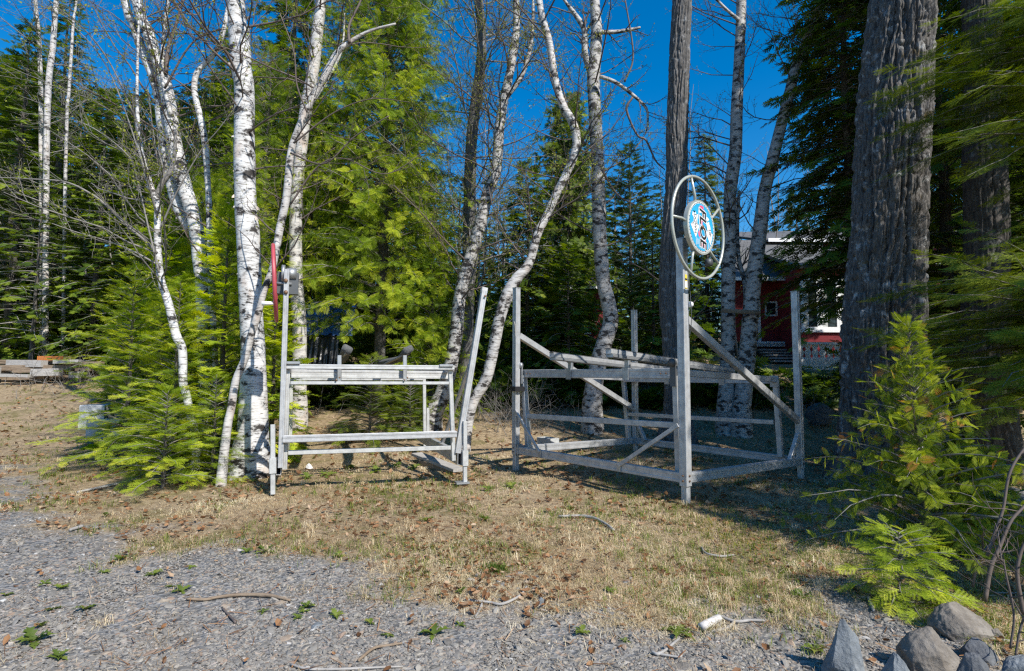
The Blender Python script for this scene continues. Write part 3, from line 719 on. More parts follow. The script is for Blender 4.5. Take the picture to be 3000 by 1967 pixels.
    # labels on the wheel post, on its right hand face
    for y0, y1, m_ in ((58, 82, 'yellow'), (84, 92, 'black'), (93, 146, 'yellow'), (100, 140, 'white')):
        off = .0542 if m_ != 'white' else .0552
        bpart('warning_sticker', M[m_], t, v3(cB, zc(cB, y1))-uu*off, v3(cB, zc(cB, y0))-uu*off, .045, .0016, up=uu, ch=0.0)
    for c, ds in ((cA, (-vv, -uu)), (cB, (-vv, -uu)), (cC, (-uu,)), (cD, (-vv,))):
        k = 'ABCD'[[cA is c, cB is c, cC is c, cD is c].index(True)]
        for dv in ds:
            for dz in (-.03, .03): q = v3(c, zr[k]+dz)+dv*.049; tube(MB(), A([q, q+dv*.014]), .011, 6).build('bolt', M['bolt'], t)
    for p in (tA, tB):
        for dx in (.12, .20): q = p+(tB-tA)/np.linalg.norm(tB-tA)*(dx if p is tA else -dx)-vv*.036; tube(MB(), A([q, q-vv*.012]), .010, 6).build('bolt', M['bolt'], t)
    tube(MB(), crom([v3(cB, 2.75)-uu*.07+vv*.03, v3(cB, 2.0)-uu*.075+vv*.04, tB+zz*.13-vv*.09], 16), .004, 5).build('cable', M['winch'], t)
    # hand wheel: stands off the post, facing the sunny side
    n = A([math.cos(math.radians(-47)), math.sin(math.radians(-47)), 0]); wc = onplane(2048, 668, v3(cB, 0)+n*.21, n); R = .605
    ex, ey = A([-n[1], n[0], 0]), zz                                        # right and up as seen from the front of the wheel
    wh = MB(); th = np.linspace(0, 2*math.pi, 73); ring = wc + R*(np.cos(th)[:, None]*ex+np.sin(th)[:, None]*ey)
    tube(wh, ring, .0185, 10, cap=False); w_ = wh.build('hand_wheel', M['rim'], t)
    rd = .325
    for k in range(5):
        a = math.radians(106+72*k); e = math.cos(a)*ex+math.sin(a)*ey; e2 = math.cos(a-.07)*ex+math.sin(a-.07)*ey
        tube(MB(), A([wc+e2*rd*.93-n*.01, wc+e2*rd*1.2-n*.004, wc+e*R]), [.019, .017, .015], 8).build('spoke', M['rim'], w_)
    def disc(r, dz, m_, name, r0=0, seg=64, thick=.004):
        th = np.linspace(0, 2*math.pi, seg, endpoint=False); cs = np.cos(th)[:, None]*ex+np.sin(th)[:, None]*ey
        V = np.vstack([wc+n*dz+cs*r, wc+n*(dz-thick)+cs*r, wc+n*dz+cs*r0, ]); j = np.arange(seg); k = (j+1) % seg
        return MB().add(V, np.vstack([np.stack([j, k, k+2*seg, j+2*seg], -1), np.stack([j, j+seg, k+seg, k], -1)])).build(name, m_, w_, smooth=False)
    disc(rd, .030, M['rim'], 'disc_plate', thick=.05); disc(rd*.93, .0325, M['white'], 'disc_border'); disc(rd*.90, .0335, M['black'], 'border_line', rd*.885)
    disc(rd*.865, .0345, M['blue'], 'disc_face')
    tube(MB(), A([wc-n*.25, wc-n*.02]), .03, 12).build('axle', M['winch'], w_)
    def flat(polys, dz, m_, name):
        mb = MB()
        for pl in polys:
            pl = A(pl)*rd*.865; V = wc + n*dz + pl[:, :1]*ex + pl[:, 1:]*ey; c = V.mean(0); k = len(V)
            mb.add(np.vstack([V, c]), None, [[i, (i+1) % k, k] for i in range(k)])
        return mb.build(name, m_, w_, smooth=False)
    ticks = []
    for k in range(44):
        a = 2*math.pi*k/44; r0, r1 = 1.0, 1.06; da = .012
        ticks.append([(math.cos(a-da)*r0, math.sin(a-da)*r0), (math.cos(a+da)*r0, math.sin(a+da)*r0), (math.cos(a+da)*r1, math.sin(a+da)*r1), (math.cos(a-da)*r1, math.sin(a-da)*r1)])
    flat(ticks, .0345, M['black'], 'border_ticks')
    sp = rg(3)
    def splash(cx, cy, rx, ry, k=13): return [(cx+rx*math.cos(2*math.pi*i/k)*sp.uniform(.6, 1.15), cy+ry*math.sin(2*math.pi*i/k)*sp.uniform(.6, 1.15)) for i in range(k)]
    flat([splash(.02, .86, .2, .1), splash(.24, .66, .1, .12), splash(-.2, -.30, .1, .14), splash(.14, -.74, .2, .13), splash(.28, -.56, .08, .14), splash(-.02, .2, .10, .26)], .0355, M['pink'], 'pink_splash')
    flat([[(-.70, -.02), (-.92, -.02), (-.52, -.52), (-.22, .02), (-.40, .0), (-.36, .30), (-.30, .50), (-.44, .44), (-.50, .56), (-.62, .46), (-.74, .54), (-.78, .38), (-.66, .30)]], .0365, M['white'], 'down_arrow')
    flat([[(.48, -.16), (.30, -.12), (.72, -.66), (.93, -.14), (.80, -.14), (.72, .16), (.58, .32), (.50, .26), (.42, .34), (.40, .18), (.46, .06)]], .0365, M['white'], 'up_arrow')
    flat([splash(.46, .44, .16, .09), splash(-.15, .64, .10, .06), splash(.60, .30, .06, .05)], .0362, M['white'], 'white_splash')
    flat([splash(-.60, .56, .10, .035), splash(.36, -.02, .03, .16), splash(.40, .30, .04, .08)], .0363, M['black'], 'black_splash')
    lines = []
    for k in range(7):
        x = -.50+.075*k; y1, y0 = -.50-.02*k, -.82+.045*k*(k < 3)-.02*k
        lines.append([(x, y0), (x+.022, y0), (x+.022, y1), (x, y1)])
    for x, y0, y1 in ((-.27, .30, .82), (-.22, -.15, .70), (.52, -.85, -.56), (.57, -.80, -.60)): lines.append([(x, y0), (x+.02, y0), (x+.02, y1), (x, y1)])
    flat(lines, .0364, M['white'], 'small_print')
    def text(s, cx, cy, size, m_, name, dz, sx=1.0, shear=0.0, bold=0.0):
        cu = bpy.data.curves.new('lettering', 'FONT'); cu.body = s; cu.align_x = 'CENTER'; cu.align_y = 'CENTER'; cu.size = size; cu.shear = shear; cu.offset = bold
        ob = bpy.data.objects.new('lettering', cu); C.objects.link(ob); dg = bpy.context.evaluated_depsgraph_get()
        me = bpy.data.meshes.new_from_object(ob.evaluated_get(dg)); bpy.data.objects.remove(ob)
        V = A([v.co[:] for v in me.vertices])
        tx, ty = -ey, ex                                   # the lettering reads downwards
        P = wc + n*dz + ex*cx*rd*.865 + ey*cy*rd*.865 + (V[:, :1]*sx)*tx + V[:, 1:2]*ty - A(t.location)
        for v, p in zip(me.vertices, P): v.co = p
        me.materials.append(m_); o = bpy.data.objects.new(name, me); C.objects.link(o); o.parent = w_; return o
    text('FLOE', .07, .0, .205, M['white'], 'lettering_outline', .0372, 1.0, .22, .0135); text('FLOE', .07, .0, .205, M['black'], 'lettering', .0382, 1.0, .22, .005)
    text('DOWN', -.55, .06, .072, M['black'], 'lettering', .0375, .95, 0, .001); text('UP', .66, -.12, .072, M['black'], 'lettering', .0375, .95, 0, .001)
    tube(MB(), A([wc+n*.03, wc+n*.055]), .022, 14).build('hub_bolt', M['bolt'], w_)
    tube(MB(), A([wc-n*.02, wc+n*.045]) + ex*.20 - ey*.39, [.05, .045], 14).build('crank_knob', M['winch'], w_)
right_lift()

# ------------------------------------------------------------------ smaller lift on the left, with the red winch wheel
LP = A([-2.985, 6.87, 0]); lw = A([.943, .337, 0]); lb = A([-.337, .943, 0]); lw, lb = nrm(lw), nrm(lb)
def c6(x, y): return 740+x/1.95, 680+y/1.95
def LF(x, y, off=0.0): return onplane(*c6(x, y), LP+lb*off, lb)
def LS(x, y, off): return onplane(*c6(x, y), LP+lw*off, lw)
def left_lift():
    t = thing('boat_lift', 'pale aluminium boat lift with two carpeted bunks and a red winch wheel', 'boat lift', (-1.9, 8.6, 0))
    aw, al, gv = M['alu_white'], M['alu'], M['galv']
    def two(x, y0, y1, off, w, h, name='leg', m_=aw, par=t, x1=None, **k): return bpart(name, m_, par, LF(x if x1 is None else x1, y1, off), LF(x, y0, off), w, h, up=lb, **k)
    # base channels running back, open ends towards the camera
    for cx, y0, y1, w in ((149, 1302, 1388, .06), (1186, 1262, 1332, .07)):
        f = LF(cx, (y0+y1)/2, .02); hh = (y1-y0)/1.95*f[1]/F
        bpart('base_beam', al, t, f, f+lb*3.15, w, hh, hollow=True, groove=.0)
    for x, ytop, ysl, ybot, off in ((116, 1100, 1290, 1497, 0), (1213, 1080, 1247, 1425, 0)):
        p = two(x, ytop, ybot, off, .055, .055, 'foot_tube', aw); 
        beam(MB(), LF(x, ysl+88, off), LF(x, ysl, off), .082, .082, up=lb).build('foot_sleeve', aw, p, smooth=False)
    q = LF(1200, 1428, 0); box(MB(), q-A([.10, .07, .02]), q+A([.08, .07, .006]), rot=.34).build('foot_plate', gv, t, smooth=False)
    for x, ytop, ybot in ((1001, 1005, 1250),): two(x, ytop, ybot, 3.1, .055, .055, 'foot_tube', aw)
    # frame legs
    two(202, 775, 1355, .08, .062, .062, 'frame_leg', aw, x1=182, groove=.003); two(1128, 775, 1305, .08, .055, .062, 'frame_leg', aw, x1=1148, groove=.003)
    two(222, 838, 1275, 3.0, .06, .06, 'frame_leg', aw, x1=214); two(980, 838, 1222, 3.0, .06, .06, 'frame_leg', aw, x1=984)
    # cross members
    def rail(x0, ya, x1, yb, off, w, h, name='cross_rail', m_=aw, **k): return bpart(name, m_, t, LF(x0, ya, off), LF(x1, yb, off), w, h, **k)
    rail(192, 769, 1150, 776, .02, .07, .062, m_=aw, groove=.004); rail(222, 810, 1124, 818, .42, .05, .115, groove=.006); rail(217, 863, 1120, 864, .02, .04, .042)
    rail(172, 1184, 1164, 1155, -.05, .07, .085, 'cross_beam', al, groove=.006); rail(204, 1261, 1130, 1232, .06, .045, .058)
    for x, y in ((232, 748), (1104, 764)): rail(x-38, y, x+38, y, .0, .08, .035, 'corner_bracket', gv)
    for x in (168, 1142): 
        f = LF(x+34 if x < 500 else x-10, 786, .1); bpart('carriage_side', al, t, f, f+lb*2.95, .05, .09)
    rail(228, 838, 976, 838, 3.0, .05, .07)
    for x, y in ((478, 846), (497, 832), (868, 846), (884, 832)): tube(MB(), A([LF(x, y, -.03), LF(x, y, .02)]), .012, 8).build('bolt', M['bolt'], t)
    # bunks on short posts
    for x, y, xe, ye, bow in ((541, 668, 500, 735, .0), (890, 672, 735, 748, .10)):
        f = LF(x, y, .32); e = LF(xe, ye, 3.0); mid = (f+e)/2 + lw*bow - zz*.03
        P = crom([f, mid, e], 14); mb = MB(); T_, N_, B_ = frames(P); th = np.linspace(0, 2*math.pi, 18, endpoint=False)
        cx = np.sign(np.cos(th))*np.abs(np.cos(th))**.5*.072; cz = np.sign(np.sin(th))*np.abs(np.sin(th))**.55*.048; sl = -.5 if x < 700 else .5
        rr, uz = cx*math.cos(sl)-cz*math.sin(sl), cx*math.sin(sl)+cz*math.cos(sl)
        sd = nrm(np.cross(T_, zz)); V = P[:, None]+sd[:, None]*rr[None, :, None]+zz*uz[None, :, None]; k = len(th); i = np.arange(13)[:, None]*k; j = np.arange(k)[None]; j2 = (j+1) % k
        V = np.vstack([V.reshape(-1, 3), P[0], P[-1]]); n0 = 14*k; jj = np.arange(k); j3 = (jj+1) % k
        mb.add(V, np.stack([i+j, i+k+j, i+k+j2, i+j2], -1).reshape(-1, 4), np.vstack([np.stack([0*jj+n0, jj, j3], -1), np.stack([0*jj+n0+1, 13*k+j3, 13*k+jj], -1)]))
        b_ = mb.build('bunk', M['carpet'], t)
        bx = 496 if x < 700 else 870; p_ = LF(bx, 705, .30); p2 = LF(bx, 852, .30)
        bpart('bunk_post', gv, t, p2, p_, .055, .03, up=lb); p3 = e-zz*.05; bpart('bunk_post', gv, t, p3-zz*.35, p3, .05, .03, up=lb)
        beam(MB(), P[0]-zz*.055+lb*.1, P[-1]-zz*.055, .05, .025).build('bunk_board', M['greyboard'], b_, smooth=False)
    # winch post with winch and wheel
    two(196, 215, 1345, -.02, .062, .075, 'winch_post', al, x1=160, groove=.004)
    bx = LF(200, 290, .11); wb = MB(); box(wb, bx-A([.12, .05, .15]), bx+A([.13, .08, .13]), rot=.34, cen=bx); win = wb.build('winch_housing', M['winch'], t, smooth=False)
    for x, m_, r_, wd in ((176, 'galv', .115, .02), (222, 'galv', .075, .06)):
        q = LF(x, 240, .08); tube(MB(), A([q-lw*wd, q+lw*wd]), r_, 24).build('winch_gear', M[m_], win)
    for y in (278, 345): q = LF(190, y, -.06); tube(MB(), A([q, q-lb*.015]), .026, 8).build('bolt', M['bolt'], t)
    wc = LF(127, 292, .05); wn = nrm(lw*1.0+zz*.075+lb*.045); e1 = nrm(np.cross(zz, wn)); e2 = np.cross(wn, e1)
    th = np.linspace(0, 2*math.pi, 61); w_ = tube(MB(), wc+.475*(np.cos(th)[:, None]*e1+np.sin(th)[:, None]*e2), .024, 10, cap=False).build('winch_wheel', M['red'], t)
    for k in range(4):
        a = k*math.pi/2+.5; tube(MB(), A([wc, wc+.475*(math.cos(a)*e1+math.sin(a)*e2)]), .014, 8).build('spoke', M['red'], w_)
    tube(MB(), A([wc, wc+lw*.20]), .018, 10).build('axle', M['galv'], w_)
    q = wc - e2*.30 - e1*.36; tube(MB(), A([q-wn*.02, q-wn*.15]), [.02, .028], 10).build('handle', M['white'], w_)
    # leaning post on the right and its stay
    a, b_ = LF(1170, 1262, .06), LF(1322, 338, .06)
    p = bpart('leaning_post', al, t, a, b_, .08, .085, up=lb, groove=.003); beam(MB(), b_-nrm(b_-a)*.02, b_+nrm(b_-a)*.05, .088, .075, up=lb).build('cap', aw, p, smooth=False)
    q = LF(1329, 366, .0); tube(MB(), A([q, q-lb*.012]), .016, 8).build('bolt', M['bolt'], p)
    bpart('stay', al, t, LF(1082, 1212, 1.3), LF(1240, 760, .25), .045, .06, up=lb)
    tube(MB(), crom([LF(1288, 400, .1), LF(1238, 560, .5), LF(1190, 760, 1.0)], 10), .004, 5).build('cable', M['winch'], t)
left_lift()

# ------------------------------------------------------------------ trees one can tell apart
if 1:
    T1 = [(691, 0, 54), (700, 90, 66), (708, 200, 62), (716, 270, 60), (716, 450, 63), (721, 630, 66), (727, 690, 70), (735, 900, 68), (742, 1050, 72), (742, 1200, 84), (738, 1290, 100), (726, 1405, 150)]
    t = bare_tree('birch_tree', 'big white birch with peeling curls of bark behind the red winch wheel', 'tree', 101, [T1], 8.25, 'birch', nlimb=14, zmin=4.2, llen=(1.0, 2.4), seg=28, rough=.045, extend=4)
    r = rg(77); tr = [c for c in t.children if c.name.startswith('trunk')][0]
    P, R = pxpath(T1, 8.25)
    for px, py, sd, sz in ((678, 190, -1, .12), (682, 160, -1, .09), (742, 235, 1, .10), (746, 345, 1, .08), (746, 455, 1, .11), (686, 400, -1, .07), (690, 575, -1, .09), (692, 605, -1, .08), (754, 640, 1, .11), (758, 612, 1, .10), (774, 1010, 1, .08), (703, 800, -1, .08), (740, 262, 1, .07), (688, 300, -1, .06), (690, 500, -1, .06), (768, 860, 1, .09)):
        p = W(px-sd*5, py, 8.19); n = 9; th = np.linspace(0, 2.6, n); w = sz*r.uniform(.35, .6); q = np.linspace(0, 1, n)
        ring = np.stack([sd*(np.sin(th*.75)*sz*.62), -.02-(1-np.cos(th))*sz*.22, -q**1.5*sz*.55], -1); hw = w*.75*(1-.85*q)*(1+.25*r.normal(size=n)*q)
        V = np.vstack([p+ring+A([0, 0, 1.0])*hw[:, None], p+ring-A([0, 0, 1.0])*hw[:, None]*.8]); i = np.arange(n-1)
        MB().add(V, np.stack([i, i+1, i+n+1, i+n], -1)).build('bark_curl', M['peel'] if r.random() < .35 else M['birch_clean'], t)
    bare_tree('birch_tree', 'white birch whose two thick stems twist together and lean left', 'tree', 102,
        [[(399, -10, 36), (431, 90, 37), (467, 193, 40), (489, 269, 43), (502, 359, 45), (516, 449, 48), (538, 538, 48), (565, 628, 44), (579, 700, 45), (585, 760, 45), (592, 830, 42), (600, 1000, 44), (606, 1200, 50)],
         [(363, -10, 28), (390, 67, 28), (417, 148, 31), (449, 224, 32), (467, 287, 34), (476, 359, 38), (489, 426, 40), (500, 516, 40), (520, 600, 36), (556, 680, 30)]], 9.6, 'birch', nlimb=16, zmin=4.6, llen=(1.0, 2.2), seg=20, rough=.09, extend=3.5,
        limbs=[([(502, 340, 20), (478, 240, 14), (476, 170, 14), (481, 90, 12), (494, -10, 12)], 9.5), ([(486, 215, 16), (493, 140, 13), (510, 90, 10), (541, -10, 8)], 9.5), ([(482, 260, 8), (560, 130, 6), (640, 88, 5), (720, 70, 3)], 9.4), ([(470, 215, 7), (430, 90, 5), (425, -10, 4)], 9.3)])
    bare_tree('birch_tree', 'slender birch leaning left out of the young firs with long bare limbs', 'tree', 103,
        [[(404, 150, 8), (402, 287, 11), (410, 426, 15), (440, 540, 19), (460, 600, 21), (462, 712, 22), (471, 815, 23), (493, 887, 26), (516, 981, 28), (534, 1026, 26), (536, 1116, 26), (547, 1161, 24), (558, 1215, 24), (575, 1300, 24)]], 7.9, 'birch', wood='twig_gray', nlimb=16, zmin=2.6, llen=(.9, 2.0), extend=1.5, azr=(1.8, 5.6), leafn=.6,
        limbs=[([(458, 580, 18), (475, 538, 17), (498, 507, 16), (512, 450, 13), (515, 380, 8)], 7.9), ([(460, 742, 10), (418, 700, 9), (372, 662, 8), (314, 605, 8), (269, 570, 7), (193, 534, 6), (90, 525, 5), (-10, 520, 4)], 7.85, -.5), ([(466, 800, 7), (440, 690, 6), (400, 520, 5), (370, 450, 4), (240, 360, 3), (60, 330, 2)], 7.8, -.4), ([(470, 670, 7), (520, 560, 5), (590, 440, 4), (640, 380, 3), (700, 300, 2)], 7.8, -.3), ([(461, 640, 7), (430, 520, 6), (350, 280, 4), (290, 160, 4), (200, 60, 3)], 7.8, -.8), ([(420, 400, 7), (330, 200, 5), (250, 90, 4), (140, 0, 3)], 7.8, -1.0)])
    bare_tree('birch_tree', 'slim white birch curving right past the red wheel, crossing a thicker trunk', 'tree', 104,
        [[(1160, 70, 6), (1081, 92, 9), (1023, 126, 14), (987, 157, 17), (960, 206, 20), (911, 296, 21), (875, 377, 21), (852, 449, 21), (839, 579, 24), (821, 664, 23), (800, 780, 21), (776, 847, 21), (758, 914, 21), (736, 981, 22), (718, 1049, 23), (691, 1116, 23), (677, 1197, 24), (664, 1264, 26), (645, 1425, 34)]], 7.45, 'birch_clean', nlimb=10, zmin=2.4, llen=(.7, 1.6), extend=0, leafn=.6,
        limbs=[([(1023, 126, 10), (1023, 76, 8), (1054, 9, 6), (1070, -40, 4)], 7.4), ([(852, 449, 7), (950, 480, 5), (1040, 400, 4), (1140, 340, 3)], 7.3, -.3), ([(850, 600, 6), (930, 490, 5), (1010, 465, 4), (1130, 510, 3), (1250, 440, 2)], 7.3, -.3), ([(900, 330, 6), (870, 250, 5), (860, 150, 4), (820, 40, 3)], 7.3, -.3), ([(860, 420, 6), (980, 330, 4), (1090, 290, 3), (1200, 300, 2)], 7.35, -.3)])
    bare_tree('birch_tree', 'tall birch with banded whitish bark standing right behind the winch post', 'tree', 105,
        [[(942, -10, 30), (933, 67, 34), (924, 157, 36), (911, 247, 37), (897, 314, 37), (884, 426, 36), (870, 560, 36), (866, 690, 38), (868, 834, 40), (876, 936, 42), (878, 1039, 42), (876, 1141, 44), (876, 1200, 52)]], 12.6, 'birch_clean', nlimb=16, zmin=3.5, llen=(1.2, 2.8), seg=18, rough=.05,
        limbs=[([(895, 330, 12), (950, 250, 9), (1000, 150, 7), (1010, 40, 5)], 12.3)])
    bare_tree('birch_tree', 'thin crooked birch between the two thickest white trunks', 'tree', 106,
        [[(690, -40, 8), (668, 20, 11), (655, 90, 15), (628, 157, 17), (579, 211, 18), (570, 269, 19), (588, 350, 21), (601, 426, 21), (610, 560, 18), (615, 690, 21), (620, 830, 20), (628, 1000, 18), (640, 1290, 18)]], 9.3, 'birch', nlimb=6, zmin=3, llen=(.7, 1.5), extend=0)
    for i, (st, Y, lab) in enumerate((
        ([(103, -10, 13), (112, 90, 15), (118, 200, 16), (120, 320, 16), (121, 560, 15), (122, 1000, 16)], 20.0, 'straight pale birch farthest left, beyond the dark conifers'),
        ([(166, -10, 16), (155, 135, 20), (144, 224, 21), (139, 323, 21), (136, 500, 20), (132, 1000, 20)], 19.4, 'thicker pale birch second from the left edge, rising above the lumber'),
        ([(222, 20, 8), (215, 67, 9), (202, 269, 11), (197, 320, 11), (190, 600, 12), (185, 1000, 12)], 19.8, 'thin forked birch third from the left edge, rising above the lumber'))):
        bare_tree('birch_tree', lab, 'tree', 110+i, [st], Y, 'birch_clean', nlimb=14, zmin=4.0, llen=(1.0, 2.6), leafn=.5, wood='twig_gray', seg=10)
    bare_tree('poplar_tree', 'dark barked slender tree standing left of the white leaning birch in the middle', 'tree', 121,
        [[(1402, -10, 27), (1411, 90, 27), (1409, 180, 29), (1398, 269, 31), (1382, 404, 33), (1377, 538, 35), (1375, 650, 37), (1372, 800, 38), (1366, 1000, 40), (1360, 1190, 46)]], 13.6, 'poplar2', nlimb=34, zmin=3.2, llen=(1.0, 2.8), leafn=1.1, wood='twig_gray')
    bare_tree('birch_tree', 'birch with mottled trunk leaning right, in the middle beside the cedar', 'tree', 122,
        [[(1512, -10, 20), (1512, 90, 22), (1496, 202, 25), (1476, 292, 26), (1463, 381, 30), (1454, 493, 31), (1427, 570, 33), (1409, 650, 35), (1376, 760, 36), (1347, 870, 36), (1335, 988, 38), (1309, 1116, 44), (1284, 1183, 50), (1266, 1222, 60)]], 12.4, 'birch_rough', nlimb=32, zmin=3.0, llen=(1.0, 2.6), leafn=1.1, seg=18,
        limbs=[([(1480, 290, 16), (1530, 220, 14), (1555, 130, 12), (1562, 40, 9), (1560, -20, 6)], 12.4)])
    bare_tree('birch_tree', 'S-shaped white birch bending up beside the leaning lift post', 'tree', 123,
        [[(1578, -10, 20), (1593, 67, 21), (1609, 126, 21), (1620, 193, 21), (1631, 256, 22), (1651, 314, 23), (1674, 354, 25), (1689, 404, 26), (1680, 462, 24), (1656, 516, 24), (1624, 583, 24), (1597, 642, 24), (1575, 686, 24), (1548, 775, 27), (1515, 815, 32), (1489, 860, 37), (1463, 936, 34), (1443, 1039, 32), (1422, 1116, 33), (1391, 1167, 29), (1376, 1218, 28), (1366, 1285, 29), (1360, 1330, 36)]], 10.7, 'birch_mid', nlimb=28, zmin=3.4, llen=(.9, 2.2), leafn=1.1, seg=16)
    bare_tree('birch_tree', 'straight greyish birch with a heavy broken side limb, left of the dark furrowed poplar', 'tree', 124,
        [[(1741, -10, 30), (1748, 90, 33), (1742, 180, 38), (1738, 240, 38), (1741, 292, 37), (1745, 381, 37), (1750, 471, 39), (1754, 583, 40), (1757, 690, 41), (1768, 826, 41), (1780, 880, 43), (1789, 940, 44), (1773, 995, 46), (1755, 1057, 48), (1741, 1126, 51), (1735, 1195, 60)]], 12.4, 'birch_gray', nlimb=16, zmin=3.6, llen=(.9, 2.4), leafn=.7, seg=20,
        limbs=[([(1740, 240, 22), (1715, 160, 19), (1712, 90, 18), (1690, 50, 15), (1660, 10, 9), (1640, -20, 7)], 12.4), ([(1750, 95, 14), (1804, 94, 12), (1849, 87, 10), (1876, 81, 6)], 12.2), ([(1756, 224, 12), (1804, 242, 11), (1853, 278, 10), (1893, 318, 8), (1898, 359, 5), (1894, 385, 3)], 12.1), ([(1853, 286, 7), (1836, 322, 7), (1866, 395, 6), (1893, 412, 6), (1920, 470, 5), (1948, 498, 3)], 12.0), ([(1765, 500, 8), (1790, 545, 6), (1820, 580, 5), (1860, 600, 3)], 12.0), ([(1830, 240, 6), (1855, 160, 5), (1830, -10, 4)], 12.1)])
    # poplar behind the wheel and the giant one at the right: deep vertical furrows modelled in the bark
    def furrowed(name, label, seed, st, Y, bark, seg, depth, freq, fz, nl=0):
        P, R = pxpath(st, Y); bz = gz(P[-1, 0], P[-1, 1]); P[-1, 2] = bz-.15
        d = nrm(P[0]-P[1]); P = np.vstack([P[0]+d*4.5, P]); R = np.concatenate([[R[0]*.7], R])
        t = thing(name, label, 'tree', (P[-1, 0], P[-1, 1], bz)); n = int(np.linalg.norm(np.diff(P, axis=0), axis=1).sum()/ (.022 if seg > 120 else .05))
        PP = crom(P, n); RR = np.interp(np.linspace(0, len(P)-1, n), np.arange(len(P)), R)
        def disp(n, seg, P, R):
            th = np.linspace(0, 2*math.pi, seg, endpoint=False); z = P[:, 2]; c, s = np.cos(th)[None]+0*z[:, None], np.sin(th)[None]+0*z[:, None]; Z = z[:, None]+0*th[None]
            ph = freq*th[None]/(2*math.pi) + 2.6*(fbm(np.stack([c*1.6, s*1.6, Z*fz], -1), 3, seed)-.5) + .9*(fbm(np.stack([c*5, s*5, Z*fz*3.5], -1), 3, seed+3)-.5)
            v1 = np.abs(ph-np.round(ph))*2                                   # 0 in a furrow, 1 on the crest of a ridge
            join = sstep(.50, .72, vnoise(np.stack([c*freq*.22, s*freq*.22, Z*fz*2.2], -1), seed+5))  # ridges that run together
            rid = np.maximum(sstep(.02, .62, v1), join*.8)
            p2 = 2*ph+.37+1.2*(fbm(np.stack([c*3, s*3, Z*fz*2], -1), 2, seed+4)-.5); rid = rid*.72 + .28*sstep(0, .5, np.abs(p2-np.round(p2))*2)
            fine = fbm(np.stack([c*16, s*16, Z*7], -1), 4, seed+8)
            crk = np.clip(np.abs(vnoise(np.stack([c*9, s*9, Z*5], -1), seed+9)-.5)*6, 0, 1)
            swell = (fbm(np.stack([c*1.1, s*1.1, Z*.5], -1), 2, seed+12)-.5)*.10
            roots = sstep(bz+.9, bz, Z)*np.maximum(0, np.sin(th*5+seed))[None]*.24
            return R[:, None]*(swell+roots) + depth*(rid-.75) + depth*.6*(fine-.5) + depth*.45*(crk-.8)
        mt = MB(); tube(mt, PP, RR, seg, disp=disp); mt.build('trunk', M[bark], t)
        if nl:
            mw, lv, r = MB(), [], rg(seed)
            for k in range(nl):
                i = int(n*r.uniform(.3, .8)); 
                a = r.uniform(0, 6.28); d = A([math.cos(a), math.sin(a), .4]); twigs(mw, lv, r, PP[i]+nrm(d)*RR[i]*.7, d, r.uniform(.8, 2.0), .016, 0, 2, leafn=.4)
            mw.build('branches', M['twig'], t)
        return t
    furrowed('poplar_tree', 'dark furrowed poplar trunk rising straight up behind the hand wheel', 131, [(2000, -10, 58), (1992, 135, 59), (1988, 269, 60), (1983, 404, 62), (1981, 538, 62), (1968, 700, 60), (1962, 803, 58), (1962, 895, 58), (1971, 988, 62), (1980, 1110, 64), (1985, 1225, 78), (1986, 1290, 110)], 11.6, 'poplar2', 150, .045, 16, .8, 5)
    furrowed('poplar_tree', 'huge grey poplar trunk with deeply furrowed bark right of the lift', 132, [(2645, -10, 202), (2627, 179, 206), (2617, 359, 212), (2608, 538, 214), (2601, 695, 218), (2591, 854, 226), (2586, 1008, 232), (2588, 1161, 244), (2590, 1277, 266), (2592, 1340, 290), (2592, 1400, 345)], 8.45, 'poplar', 400, .105, 19, .55)
    furrowed('spruce_tree', 'rough dark trunk at the right edge half hidden by spruce boughs', 133, [(2872, -10, 116), (2878, 100, 122), (2886, 269, 126), (2884, 449, 130), (2890, 673, 134), (2888, 900, 142), (2890, 1085, 150), (2904, 1277, 166), (2915, 1345, 190), (2920, 1420, 240)], 8.3, 'conbark', 150, .04, 20, 1.6)
    bare_tree('birch_tree', 'left one of the two birches joined by a nailed plank', 'tree', 125,
        [[(2172, -10, 30), (2169, 90, 31), (2163, 224, 34), (2158, 336, 36), (2154, 449, 38), (2140, 561, 38), (2138, 673, 39), (2133, 849, 41), (2133, 1011, 42), (2128, 1126, 45), (2125, 1226, 58)]], 12.3, 'birch_gray', nlimb=18, zmin=3.8, llen=(.9, 2.2), leafn=.45, seg=18, azr=(2.2, 4.8),
        limbs=[([(2185, 900, 14), (2182, 830, 14), (2165, 760, 13), (2160, 680, 12), (2165, 560, 10)], 12.5), ([(2165, 60, 13), (2130, 30, 9), (2090, -10, 7)], 12.2)])
    bare_tree('birch_tree', 'right one of the two birches joined by a nailed plank, leaning right', 'tree', 126,
        [[(2412, -10, 24), (2402, 13, 25), (2366, 112, 31), (2335, 188, 32), (2308, 292, 34), (2285, 381, 35), (2263, 471, 37), (2240, 561, 38), (2227, 673, 42), (2207, 826, 48), (2197, 942, 46), (2188, 1057, 50), (2176, 1172, 52), (2171, 1232, 64)]], 12.1, 'birch_gray', nlimb=16, zmin=4.2, llen=(.8, 1.8), leafn=.4, seg=20)
    a, b_ = W(2112, 910, 11.93), W(2228, 917, 11.75); o = beam(MB(), a, b_, .05, .09).build('plank', M['brownboard'], loc=a); tag(o, 'weathered plank nailed across the two birch trunks', 'plank')

